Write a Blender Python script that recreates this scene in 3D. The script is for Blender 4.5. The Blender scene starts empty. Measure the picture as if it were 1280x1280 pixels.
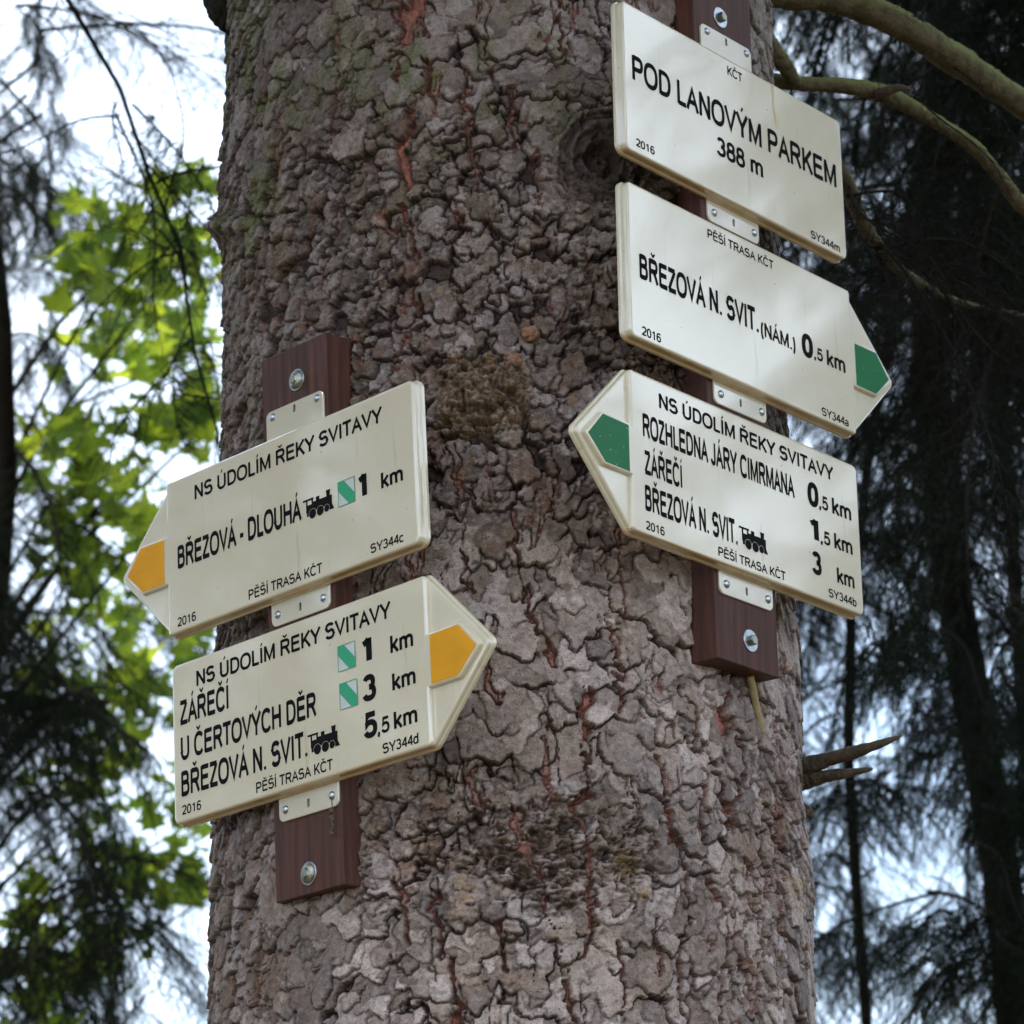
import bpy, math, random
import numpy as np
from math import sin, cos, pi, radians, atan2, sqrt
from mathutils import Vector, Matrix
from mathutils.geometry import tessellate_polygon

random.seed(7)
rng = np.random.default_rng(11)
scene = bpy.context.scene
col = scene.collection

# ------------------------------------------------------------------ camera, world, light, exposure
EYE = 1.6
FPX, PITCH, ROLL = 4097.556, 0.3173712, -0.029636
cF = np.array([0, cos(PITCH), sin(PITCH)])
cU0 = np.array([0, -sin(PITCH), cos(PITCH)])
cR0 = np.array([1.0, 0, 0])
cR = cR0 * cos(ROLL) + cU0 * sin(ROLL)
cU = -cR0 * sin(ROLL) + cU0 * cos(ROLL)
cam_d = bpy.data.cameras.new('camera')
cam = bpy.data.objects.new('camera', cam_d); col.objects.link(cam)
cam.matrix_world = Matrix([[cR[0], cU[0], -cF[0], 0], [cR[1], cU[1], -cF[1], 0], [cR[2], cU[2], -cF[2], EYE], [0, 0, 0, 1]])
cam_d.sensor_width = 36.0
cam_d.lens = FPX / 1280 * 36.0
cam_d.clip_end = 900
cam_d.dof.use_dof = True
cam_d.dof.focus_distance = 4.12
cam_d.dof.aperture_fstop = 9.0
cam_d.dof.aperture_blades = 7
scene.camera = cam

def at(px, py, d):
    """world point seen at photo pixel (1280 frame), d metres along the view axis"""
    return Vector(cF * d + cR * ((px - 640) / FPX * d) - cU * ((py - 640) / FPX * d)) + Vector((0, 0, EYE))

SUN_EL, SUN_AZ = radians(56), radians(205)     # azimuth measured from +Y towards +X
world = bpy.data.worlds.new('World'); scene.world = world; world.use_nodes = True
wn = world.node_tree; wn.nodes.clear()
wo = wn.nodes.new('ShaderNodeOutputWorld'); bg = wn.nodes.new('ShaderNodeBackground')
sky = wn.nodes.new('ShaderNodeTexSky'); sky.sky_type = 'NISHITA'; sky.sun_disc = False
sky.sun_elevation = SUN_EL; sky.sun_rotation = SUN_AZ; sky.air_density = 1.0; sky.dust_density = 2.0
# thin high cloud: the sky's blue is mostly veiled by white
cl = wn.nodes.new('ShaderNodeTexNoise'); cl.inputs['Scale'].default_value = 2.2; cl.inputs['Detail'].default_value = 5
tc = wn.nodes.new('ShaderNodeTexCoord'); wn.links.new(tc.outputs['Generated'], cl.inputs['Vector'])
mr = wn.nodes.new('ShaderNodeMapRange'); mr.inputs[1].default_value = .36; mr.inputs[2].default_value = .60
mr.inputs[3].default_value = .15; mr.inputs[4].default_value = .95
wn.links.new(cl.outputs['Fac'], mr.inputs[0])
mx = wn.nodes.new('ShaderNodeMix'); mx.data_type = 'RGBA'
wn.links.new(mr.outputs[0], mx.inputs['Factor']); wn.links.new(sky.outputs[0], mx.inputs['A'])
mx.inputs['B'].default_value = (5.9, 6.8, 8.0, 1)
wn.links.new(mx.outputs['Result'], bg.inputs['Color']); bg.inputs['Strength'].default_value = 0.14
wn.links.new(bg.outputs[0], wo.inputs[0])

sd = bpy.data.lights.new('sun', 'SUN'); sd.energy = 1.5; sd.angle = radians(11); sd.color = (1, .96, .9)
so = bpy.data.objects.new('sun', sd); col.objects.link(so)
dirv = Vector((sin(SUN_AZ) * cos(SUN_EL), cos(SUN_AZ) * cos(SUN_EL), sin(SUN_EL)))
so.rotation_euler = dirv.to_track_quat('Z', 'Y').to_euler(); so.location = (0, 0, 12)

scene.view_settings.view_transform = 'Standard'; scene.view_settings.look = 'None'
scene.view_settings.gamma = 1; scene.view_settings.use_curve_mapping = False
scene.view_settings.exposure = 1.42
scene.render.engine = 'CYCLES'
scene.cycles.max_bounces = 6; scene.cycles.transparent_max_bounces = 4

# ------------------------------------------------------------------ materials
MATTE = ('mossy_bark', 'dark_twig', 'dead_wood', 'maple_leaf_dark', 'spruce_needle', 'black_print', 'forest_floor')
def mat(name):
    m = bpy.data.materials.new(name); m.use_nodes = True
    nt = m.node_tree; b = nt.nodes['Principled BSDF']
    if name in MATTE: b.inputs['Specular IOR Level'].default_value = .04 if name == 'black_print' else .15
    return m, nt, b
def N(nt, t, **kw):
    n = nt.nodes.new(t)
    for k, v in kw.items():
        if k in n.inputs: n.inputs[k].default_value = v
        else: setattr(n, k, v)
    return n
def noise(nt, scale, detail=4, rough=.55, coord='Object', mapping=None):
    t = N(nt, 'ShaderNodeTexCoord'); n = N(nt, 'ShaderNodeTexNoise', Scale=scale, Detail=detail, Roughness=rough)
    if mapping:
        mp = N(nt, 'ShaderNodeMapping'); mp.inputs['Scale'].default_value = mapping
        nt.links.new(t.outputs[coord], mp.inputs[0]); nt.links.new(mp.outputs[0], n.inputs['Vector'])
    else: nt.links.new(t.outputs[coord], n.inputs['Vector'])
    return n.outputs['Fac']
def ramp(nt, fac, stops):
    r = nt.nodes.new('ShaderNodeValToRGB'); e = r.color_ramp.elements
    while len(e) < len(stops): e.new(0.5)
    for i, (p, c) in enumerate(stops):
        e[i].position = p; e[i].color = (*c, 1) if len(c) == 3 else c
    nt.links.new(fac, r.inputs[0]); return r.outputs[0]
def mixc(nt, fac, a, b, mode='MIX'):
    m = nt.nodes.new('ShaderNodeMix'); m.data_type = 'RGBA'; m.blend_type = mode
    for s, v in (('Factor', fac), ('A', a), ('B', b)):
        if hasattr(v, 'is_linked'): nt.links.new(v, m.inputs[s])
        else: m.inputs[s].default_value = v if s == 'Factor' else (*v, 1)
    return m.outputs['Result']
def bump(nt, b, h, strength, dist):
    n = N(nt, 'ShaderNodeBump', Strength=strength, Distance=dist); nt.links.new(h, n.inputs['Height'])
    nt.links.new(n.outputs[0], b.inputs['Normal']); return n

def m_plastic(name, base, dirt_and_bounce=True, rough=.13):
    m, nt, b = mat(name)
    c = base
    n1 = noise(nt, 9, 3)
    c = mixc(nt, ramp(nt, n1, [(.35, (0, 0, 0)), (.75, (.5, .5, .5))]), base, tuple(x * y for x, y in zip(base, (.93, .90, .82))))
    if dirt_and_bounce:
        n2 = noise(nt, 160, 2); sp = ramp(nt, n2, [(.735, (0, 0, 0)), (.77, (1, 1, 1))])
        c = mixc(nt, sp, c, (.30, .19, .10))
        # warm bounce light and yellowing put into the colour of the lower lip
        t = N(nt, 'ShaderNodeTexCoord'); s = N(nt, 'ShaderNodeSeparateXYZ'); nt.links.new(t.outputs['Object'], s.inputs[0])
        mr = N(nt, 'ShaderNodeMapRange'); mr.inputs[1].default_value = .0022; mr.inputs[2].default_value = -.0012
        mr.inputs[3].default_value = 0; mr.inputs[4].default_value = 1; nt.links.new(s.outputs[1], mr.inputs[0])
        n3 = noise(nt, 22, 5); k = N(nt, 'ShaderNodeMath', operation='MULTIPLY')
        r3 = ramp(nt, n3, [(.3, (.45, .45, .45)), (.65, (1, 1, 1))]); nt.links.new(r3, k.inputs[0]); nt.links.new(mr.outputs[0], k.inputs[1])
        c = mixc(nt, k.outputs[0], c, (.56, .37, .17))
    ns = noise(nt, 1, 4, .6, 'Object', (70, 5, 5)); ns2 = noise(nt, 6, 3)
    k2 = N(nt, 'ShaderNodeMath', operation='MULTIPLY'); nt.links.new(ramp(nt, ns, [(.60, (0, 0, 0)), (.74, (.55, .55, .55))]), k2.inputs[0]); nt.links.new(ramp(nt, ns2, [(.42, (0, 0, 0)), (.60, (1, 1, 1))]), k2.inputs[1])
    c = mixc(nt, k2.outputs[0], c, (.42, .36, .22))
    nt.links.new(c, b.inputs['Base Color']) if hasattr(c, 'is_linked') else None
    b.inputs['Roughness'].default_value = rough; b.inputs['IOR'].default_value = 1.6; b.inputs['Coat Weight'].default_value = 1; b.inputs['Coat IOR'].default_value = 1.75; b.inputs['Coat Roughness'].default_value = .05
    nb = noise(nt, 210, 3, .6); nb2 = noise(nt, 24, 2, .5)
    a = N(nt, 'ShaderNodeMath', operation='MULTIPLY_ADD'); nt.links.new(nb2, a.inputs[0]); a.inputs[1].default_value = 2.5; nt.links.new(nb, a.inputs[2])
    bump(nt, b, a.outputs[0], .30, .0004)
    return m
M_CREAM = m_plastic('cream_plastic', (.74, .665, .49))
def flat(name, c, rough=.5, metal=0, nscale=None, namp=.2, bmp=None):
    m, nt, b = mat(name)
    if nscale:
        n = noise(nt, nscale, 5); o = ramp(nt, n, [(.25, tuple(x * (1 - namp) for x in c)), (.75, tuple(min(1, x * (1 + namp)) for x in c))])
        nt.links.new(o, b.inputs['Base Color'])
        if bmp: bump(nt, b, n, bmp[0], bmp[1])
    else: b.inputs['Base Color'].default_value = (*c, 1)
    b.inputs['Roughness'].default_value = rough; b.inputs['Metallic'].default_value = metal
    return m
M_INK = flat('black_print', (.008, .008, .009), .55)
M_CREAM2 = m_plastic('cream_plate', (.68, .62, .48), False)
def m_paint(name, c, chip):
    m, nt, b = mat(name)
    n = noise(nt, 190, 2); s = ramp(nt, n, [(.715, (0, 0, 0)), (.735, (1, 1, 1))])
    n2 = noise(nt, 14, 3); cc = ramp(nt, n2, [(.3, tuple(x * .9 for x in c)), (.7, tuple(x * 1.12 for x in c))])
    nt.links.new(mixc(nt, s, cc, chip), b.inputs['Base Color']); b.inputs['Roughness'].default_value = .35; b.inputs['Specular IOR Level'].default_value = .2
    return m
M_GREEN = m_paint('green_paint', (.004, .150, .045), (.45, .5, .4))
M_YELLOW = m_paint('yellow_paint', (.78, .35, .008), (.35, .2, .05))
M_TEAL = flat('green_print', (.02, .36, .17), .35)
M_PALE = flat('pale_print', (.60, .62, .60), .35)
M_STEEL = flat('zinc_steel', (.44, .49, .52), .3, 1.0, 120, .25)
M_BRASS = flat('dull_zinc', (.36, .37, .30), .36, 1.0, 90, .3)
M_HOLE = flat('dark_hole', (.01, .009, .008), .9)

def m_wood():
    m, nt, b = mat('stained_board')
    g = noise(nt, 1, 6, .6, 'Object', (110, 6, 110)); g2 = noise(nt, 7, 4)
    c = ramp(nt, g, [(.25, (.034, .013, .009)), (.5, (.080, .030, .019)), (.78, (.155, .060, .036))])
    c = mixc(nt, ramp(nt, g2, [(.35, (0, 0, 0)), (.8, (.6, .6, .6))]), c, (.05, .022, .018))
    w = noise(nt, 12, 3); wr = ramp(nt, w, [(.70, (0, 0, 0)), (.76, (.8, .8, .8))])
    c = mixc(nt, wr, c, (.30, .10, .04))
    nt.links.new(c, b.inputs['Base Color']); b.inputs['Roughness'].default_value = .5; b.inputs['Specular IOR Level'].default_value = .25
    bump(nt, b, g, .5, .001); return m
M_WOOD = m_wood()

def m_bark():
    m, nt, b = mat('spruce_bark')
    at_ = N(nt, 'ShaderNodeAttribute', attribute_name='tint')
    n1 = noise(nt, 130, 6, .68); n2 = noise(nt, 420, 4, .7)
    c = mixc(nt, 1.0, at_.outputs['Color'], ramp(nt, n1, [(.25, (.55, .55, .55)), (.5, (1, 1, 1)), (.75, (1.5, 1.46, 1.42))]), 'MULTIPLY')
    dots = ramp(nt, n2, [(.30, (.35, .34, .34)), (.40, (1, 1, 1)), (.68, (1, 1, 1)), (.76, (1.45, 1.4, 1.4))])
    c = mixc(nt, .8, c, dots, 'MULTIPLY')
    vo = N(nt, 'ShaderNodeTexVoronoi', Scale=230.0); tcd = N(nt, 'ShaderNodeTexCoord'); nt.links.new(tcd.outputs['Object'], vo.inputs['Vector'])
    sp = ramp(nt, vo.outputs['Distance'], [(.16, (.30, .27, .26)), (.27, (1, 1, 1))]); ms = noise(nt, 48, 3)
    c = mixc(nt, ramp(nt, ms, [(.40, (0, 0, 0)), (.58, (1, 1, 1))]), c, mixc(nt, 1.0, c, sp, 'MULTIPLY'))
    nt.links.new(c, b.inputs['Base Color'])
    rn = noise(nt, 35, 3); rr = N(nt, 'ShaderNodeMapRange'); nt.links.new(rn, rr.inputs[0])
    rr.inputs[1].default_value = .3; rr.inputs[2].default_value = .7; rr.inputs[3].default_value = .42; rr.inputs[4].default_value = .8
    nt.links.new(rr.outputs[0], b.inputs['Roughness'])
    a = N(nt, 'ShaderNodeMath', operation='MULTIPLY_ADD'); nt.links.new(n1, a.inputs[0]); a.inputs[1].default_value = 2.2; nt.links.new(n2, a.inputs[2])
    bump(nt, b, a.outputs[0], 1.0, .0028)
    return m
M_BARK = m_bark()
def m_branch(name, dark, light, moss, mossiness):
    m, nt, b = mat(name)
    n = noise(nt, 45, 6, .65); n2 = noise(nt, 9, 4)
    c = ramp(nt, n, [(.3, dark), (.7, light)])
    t = N(nt, 'ShaderNodeNewGeometry'); s = N(nt, 'ShaderNodeSeparateXYZ'); nt.links.new(t.outputs['Normal'], s.inputs[0])
    add = N(nt, 'ShaderNodeMath', operation='MULTIPLY_ADD'); nt.links.new(s.outputs[2], add.inputs[0]); add.inputs[1].default_value = .42; nt.links.new(n2, add.inputs[2])
    f = ramp(nt, add.outputs[0], [(.36, (0, 0, 0)), (.66, (mossiness,) * 3)])
    c = mixc(nt, f, c, moss)
    nt.links.new(c, b.inputs['Base Color']); b.inputs['Roughness'].default_value = .85
    bump(nt, b, n, 1.0, .010); return m
M_MOSSY = m_branch('mossy_bark', (.07, .055, .032), (.17, .14, .08), (.17, .19, .06), .85)
M_TWIG = m_branch('dark_twig', (.010, .008, .006), (.028, .022, .016), (.028, .028, .014), .3)
M_DEAD = m_branch('dead_wood', (.07, .05, .035), (.20, .155, .11), (.10, .085, .06), .4)
M_STICK = flat('pale_stick', (.34, .25, .12), .8, 0, 60, .3)
M_LICHEN = flat('lump_bark', (.17, .11, .06), .9, 0, 160, .6, (.9, .003))
M_NODULE = flat('resin_nodule', (.30, .15, .085), .6, 0, 170, .75, (1, .004))

def m_leaf(name, c, trans, tw):
    m, nt, b = mat(name)
    out = nt.nodes['Material Output']
    oi = N(nt, 'ShaderNodeObjectInfo'); n = noise(nt, 5, 2, coord='Object')
    cc = mixc(nt, n, tuple(x * .7 for x in c), tuple(min(1, x * 1.3) for x in c))
    trc = mixc(nt, oi.outputs['Random'], tuple(x * .45 for x in trans), tuple(min(1, x * q) for x, q in zip(trans, (1.45, 1.2, .8))))
    nt.links.new(cc, b.inputs['Base Color']); b.inputs['Roughness'].default_value = .5
    tr = N(nt, 'ShaderNodeBsdfTranslucent'); nt.links.new(trc, tr.inputs[0])
    ms = N(nt, 'ShaderNodeMixShader'); ms.inputs[0].default_value = tw
    nt.links.new(b.outputs[0], ms.inputs[1]); nt.links.new(tr.outputs[0], ms.inputs[2]); nt.links.new(ms.outputs[0], out.inputs[0])
    return m
M_MAPLE = m_leaf('maple_leaf', (.10, .19, .035), (.56, .78, .08), .66)
M_MAPLE2 = m_leaf('maple_leaf_dark', (.06, .13, .025), (.24, .44, .05), .6)  # darker green leaves, mixed in at random
M_NEEDLE = m_leaf('spruce_needle', (.014, .026, .014), (.012, .026, .009), .2)
def m_ground():
    m, nt, b = mat('forest_floor')
    n = noise(nt, 3, 8, .7); nt.links.new(ramp(nt, n, [(.3, (.06, .045, .025)), (.5, (.12, .09, .05)), (.7, (.07, .10, .03))]), b.inputs['Base Color'])
    b.inputs['Roughness'].default_value = .95; bump(nt, b, n, 1, .05); return m

# ------------------------------------------------------------------ helpers
def link(o, parent=None):
    col.objects.link(o)
    if parent: o.parent = parent
    return o
def tag(o, label=None, cat=None, group=None, kind=None):
    for k, v in (('label', label), ('category', cat), ('group', group), ('kind', kind)):
        if v: o[k] = v
    return o
def empty(name, loc=(0, 0, 0), **kw):
    o = bpy.data.objects.new(name, None); o.location = loc; o.empty_display_size = .1
    link(o); return tag(o, **kw)
def mesh_np(name, V, F, m, parent=None, smooth=True, tint=None):
    """V (n,3) float, F (k,3|4) int"""
    me = bpy.data.meshes.new(name); V = np.asarray(V, np.float32); F = np.asarray(F, np.int32)
    k = F.shape[1]
    me.vertices.add(len(V)); me.vertices.foreach_set('co', V.ravel())
    me.loops.add(F.size); me.loops.foreach_set('vertex_index', F.ravel())
    me.polygons.add(len(F)); me.polygons.foreach_set('loop_start', np.arange(0, F.size, k, dtype=np.int32))
    me.polygons.foreach_set('use_smooth', np.full(len(F), smooth))
    if tint is not None:
        a = me.color_attributes.new('tint', 'FLOAT_COLOR', 'POINT')
        a.data.foreach_set('color', np.concatenate([tint, np.ones((len(tint), 1))], 1).astype(np.float32).ravel())
    me.update(calc_edges=True)
    me.materials.append(m)
    o = bpy.data.objects.new(name, me); return link(o, parent)
class MB:
    def __init__(s): s.v = []; s.f = []; s.m = []
    def add(s, vs, fs, mi=0):
        b = len(s.v); s.v += [tuple(p) for p in vs]; s.f += [tuple(b + i for i in f) for f in fs]; s.m += [mi] * len(fs)
    def tube(s, pts, rad, seg=10, mi=0, jit=0, cap=True):
        pts = [Vector(p) for p in pts]; n = len(pts); b = len(s.v); up = None
        for i, p in enumerate(pts):
            d = (pts[min(i + 1, n - 1)] - pts[max(i - 1, 0)]).normalized()
            if up is None:
                up = Vector((0, 0, 1)) if abs(d.z) < .9 else Vector((1, 0, 0))
            x = d.cross(up).normalized(); y = x.cross(d).normalized(); up = y
            r = rad[i] if hasattr(rad, '__len__') else rad
            for k in range(seg):
                a = 2 * pi * k / seg; rr = r * (1 + (random.uniform(-jit, jit) if jit else 0))
                s.v.append(tuple(p + x * cos(a) * rr + y * sin(a) * rr))
        for i in range(n - 1):
            for k in range(seg):
                a0 = b + i * seg + k; a1 = b + i * seg + (k + 1) % seg
                s.f.append((a0, a1, a1 + seg, a0 + seg)); s.m.append(mi)
        if cap:
            s.f.append(tuple(b + k for k in range(seg))[::-1]); s.m.append(mi)
            s.f.append(tuple(b + (n - 1) * seg + k for k in range(seg))); s.m.append(mi)
    def build(s, name, mats, parent=None, smooth=True, linkit=True):
        me = bpy.data.meshes.new(name); me.from_pydata(s.v, [], s.f)
        for m in (mats if isinstance(mats, (list, tuple)) else [mats]): me.materials.append(m)
        me.polygons.foreach_set('material_index', s.m); me.polygons.foreach_set('use_smooth', [smooth] * len(s.f)); me.update()
        if not linkit: return me
        return link(bpy.data.objects.new(name, me), parent)
def wander(p0, p1, n, amp, seed=0, sag=0):
    r = random.Random(seed); p0, p1 = Vector(p0), Vector(p1); out = []
    ph = [r.uniform(0, 6.28) for _ in range(6)]
    for i in range(n):
        t = i / (n - 1); e = sin(pi * t)
        o = Vector((sin(5 * t + ph[0]) + .5 * sin(11 * t + ph[1]), sin(4 * t + ph[2]) + .5 * sin(13 * t + ph[3]), sin(6 * t + ph[4]) + .5 * sin(12 * t + ph[5]))) * amp * e
        out.append(p0.lerp(p1, t) + o + Vector((0, 0, -sag * 4 * t * (1 - t))))
    return out

# ------------------------------------------------------------------ trunk of the big spruce (bark built as relief)
D0, R0 = 4.34, 0.391
AX0, AX1 = -.0138, .0145
def axis(z):   # z relative to the eye; returns centre x, y and radius
    return AX0 + AX1 * (z - 1.2), D0, R0 + 0 * z
dz = .00165; Z0, Z1 = .55, 2.22
TH = 1.92; nth = int(2 * TH * R0 / .00165); nz = int((Z1 - Z0) / dz)
zz = np.linspace(Z0, Z1, nz); th = np.linspace(-TH, TH, nth)
ZZ, THH = np.meshgrid(zz, th, indexing='ij')
CX = AX0 + AX1 * (ZZ - 1.2); RR = R0 + 0 * ZZ
SS = THH * R0; ds = SS[0, 1] - SS[0, 0]
P0 = np.stack([CX + RR * np.sin(THH), D0 - RR * np.cos(THH), ZZ], -1)
def project(P):
    a, b, c = P @ cR, P @ cU, P @ cF
    return 640 + FPX * a / c, 640 - FPX * b / c
PX, PY = project(P0)
def on_trunk(px, py):
    """photo pixel -> (s, z) on the trunk's surface"""
    d = cF + cR * ((px - 640) / FPX) - cU * ((py - 640) / FPX)
    z = 1.2
    for _ in range(6):
        cx, cy, r = axis(z)
        A = d[0] ** 2 + d[1] ** 2; B = -2 * (d[0] * cx + d[1] * cy); C = cx * cx + cy * cy - r * r
        q = max(0, B * B - 4 * A * C); t = (-B - sqrt(q)) / (2 * A); z = d[2] * t
    x, y = d[0] * t - cx, d[1] * t - cy
    return atan2(x, -y) * R0, z
def vnoise(cell_s, cell_z, seed, smooth=True):
    """value noise over the (z, s) grid, cell sizes in metres"""
    r = np.random.default_rng(seed)
    gs, gz = int((SS.max() - SS.min()) / cell_s) + 4, int((Z1 - Z0) / cell_z) + 4
    g = r.random((gz, gs)).astype(np.float32) * 2 - 1
    x = (th - th[0]) * R0 / cell_s; y = (zz - Z0) / cell_z
    xi = x.astype(int); yi = y.astype(int); fx = x - xi; fy = y - yi
    fx = fx * fx * (3 - 2 * fx); fy = fy * fy * (3 - 2 * fy)
    a = g[yi][:, xi]; b = g[yi][:, xi + 1]; c = g[yi + 1][:, xi]; d = g[yi + 1][:, xi + 1]
    fx = fx[None, :]; fy = fy[:, None]
    return (a * (1 - fx) + b * fx) * (1 - fy) + (c * (1 - fx) + d * fx) * fy
def fbm(cs, cz, seed, o=4, g=.5):
    out = 0; amp = 1; tot = 0
    for i in range(o):
        out = out + amp * vnoise(cs / 2 ** i, cz / 2 ** i, seed + i * 17); tot += amp; amp *= g
    return out / tot
def blob(px, py, rx, ry):
    return np.exp(-(((PX - px) / rx) ** 2 + ((PY - py) / ry) ** 2))
sstep = lambda a, b, x: np.clip((x - a) / (b - a), 0, 1) ** 2 * (3 - 2 * np.clip((x - a) / (b - a), 0, 1))
# how broken-up the bark is: 1 = ragged small flakes, 0 = broad smooth plates
rough = sstep(780, 560, PY + .15 * (PX - 640)) * sstep(60, 230, PY) * .66 + .22
rough = np.maximum(rough, .9 * blob(560, 1060, 150, 120)); rough = np.maximum(rough, .75 * sstep(420, 300, PX))
rough = np.maximum(rough, .8 * blob(960, 1050, 50, 200))
rough = np.clip(rough + .18 * fbm(.12, .12, 5), 0, 1)
base = .0055 * fbm(.16, .30, 21) + .003 * fbm(.05, .08, 31) + .0035 * fbm(.05, .35, 33)
# swellings and knots
def add_blob(px, py, rx, ry, h):
    global base
    base = base + h * blob(px, py, rx, ry)
add_blob(290, 284, 24, 16, .024)
base = base + .011 * np.exp(-((PX - 430) / 60) ** 2) * sstep(380, 430, PY) * sstep(1180, 1110, PY); add_blob(295, 230, 40, 60, .006)
add_blob(605, 495, 58, 54, .024); add_blob(690, 1075, 160, 110, .020)
add_blob(745, 205, 75, 80, .020); add_blob(985, 1120, 40, 60, .006); add_blob(560, 640, 60, 60, .004)
H = base - .004 + .0015 * fbm(.012, .03, 41)
ID = np.zeros(H.shape, np.int32)
WS = .0055 * fbm(.016, .016, 51, 4, .72); WZ = .0055 * fbm(.016, .016, 61, 4, .72)
tone = [(.0, .0)]
def lay(nf, rmin, rmax, lift, seed, lo, hi, aspect=1.0, chip=False):
    r = np.random.default_rng(seed); made = 0
    ps = r.uniform(SS.min(), SS.max(), nf); pz = r.uniform(Z0, Z1, nf)
    for i in range(nf):
        j = int((ps[i] - SS[0, 0]) / ds); k = int((pz[i] - Z0) / dz)
        j = min(j, nth - 1); k = min(k, nz - 1)
        q = rough[k, j]
        if not (lo <= q + r.uniform(-.12, .12) <= hi): continue
        Rf = rmin + (rmax - rmin) * r.random() ** 1.5
        Rf *= 1.0 - .25 * q
        w = int(Rf * 1.7 / ds) + 2; h = int(Rf * 1.7 / dz) + 2
        a0, a1, b0, b1 = max(0, k - h), min(nz, k + h), max(0, j - w), min(nth, j + w)
        if a1 - a0 < 3 or b1 - b0 < 3: continue
        x = SS[a0:a1, b0:b1] - ps[i] + WS[a0:a1, b0:b1]; y = ZZ[a0:a1, b0:b1] - pz[i] + WZ[a0:a1, b0:b1]
        asp = aspect * r.uniform(.75, 1.3); x = x * asp ** .5; y = y / asp ** .5
        rr = np.sqrt(x * x + y * y); an = np.arctan2(y, x)
        lim = Rf
        fac = 1.0
        for n_ in (2, 3, 4, 5, 7, 9): fac = fac + (.16 if n_ < 5 else .07) * r.uniform(-1, 1) * np.cos(n_ * an + r.uniform(0, 6.28))
        if chip:
            a_ = np.full(an.shape, 9.0); ph_ = r.uniform(0, 6.28); ns_ = r.integers(4, 7)
            for n_ in range(ns_):
                cc = np.cos(an - (ph_ + 6.283 * (n_ + r.uniform(-.3, .3)) / ns_)); a_ = np.minimum(a_, np.where(cc > .05, r.uniform(.6, 1.05) / np.maximum(cc, .05), 9.0))
            fac = np.minimum(a_, 1.5) * (1 + .10 * (fac - 1))
        lim = Rf * fac; t = rr / lim; msk = t < 1
        off = lift * r.uniform(.1, 1.0)
        hp = base[a0:a1, b0:b1] + off - y / Rf * lift * r.uniform(.15, .65) + x / Rf * lift * r.uniform(-.22, .22) - lift * .10 * t ** 6
        cur = H[a0:a1, b0:b1]; u = msk & (hp > cur)
        cur[u] = hp[u]; tone.append((r.random(), r.random())); ID[a0:a1, b0:b1][u] = len(tone) - 1
lay(2300, .018, .050, .0085, 1, -1, .66, 1.15)
lay(2000, .013, .032, .0085, 2, -1, .55, 1.2, True)
lay(6500, .010, .030, .0078, 3, .28, 2, 1.1)
lay(3600, .007, .020, .0065, 4, .42, 2, .80, True)
lay(2200, .007, .016, .0080, 5, -1, .5, .8, True)
# knots: concentric rings and rotten hollow
def ring_knot(px, py, rx, ry, amp, freq):
    global H
    d = np.sqrt(((PX - px) / rx) ** 2 + ((PY - py) / ry) ** 2) + .10 * fbm(.03, .03, int(px))
    m = sstep(1.15, .8, d)
    H = H * (1 - m * .55) + (base + .004) * m * .55 + m * amp * np.sin(d * freq) + m * -.022 * sstep(.55, .1, d)
ring_knot(748, 205, 62, 70, .0045, 22)
mk = blob(690, 1078, 120, 66) * (1 + 1.1 * fbm(.045, .03, 75, 4, .65)); hol = sstep(.35, .75, mk)
H = H - hol * (.005 + .020 * fbm(.024, .016, 77, 4, .62)) + .0070 * sstep(.05, .2, mk) * sstep(.45, .25, mk)
lump = sstep(.30, .62, blob(600, 500, 66, 58) * (1 + .9 * fbm(.03, .03, 76, 4, .65))); H = H + lump * (.003 + .017 * fbm(.015, .012, 78, 4, .62))
for (px, py, rx, ry) in ((615, 520, 40, 30), (470, 160, 36, 22), (560, 300, 36, 30), (430, 365, 36, 12), (455, 1060, 60, 70)):
    g = sstep(.3, .8, blob(px, py, rx, ry)); H = H + g * .005 * fbm(.012, .012, int(px), 3, .65)
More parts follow.
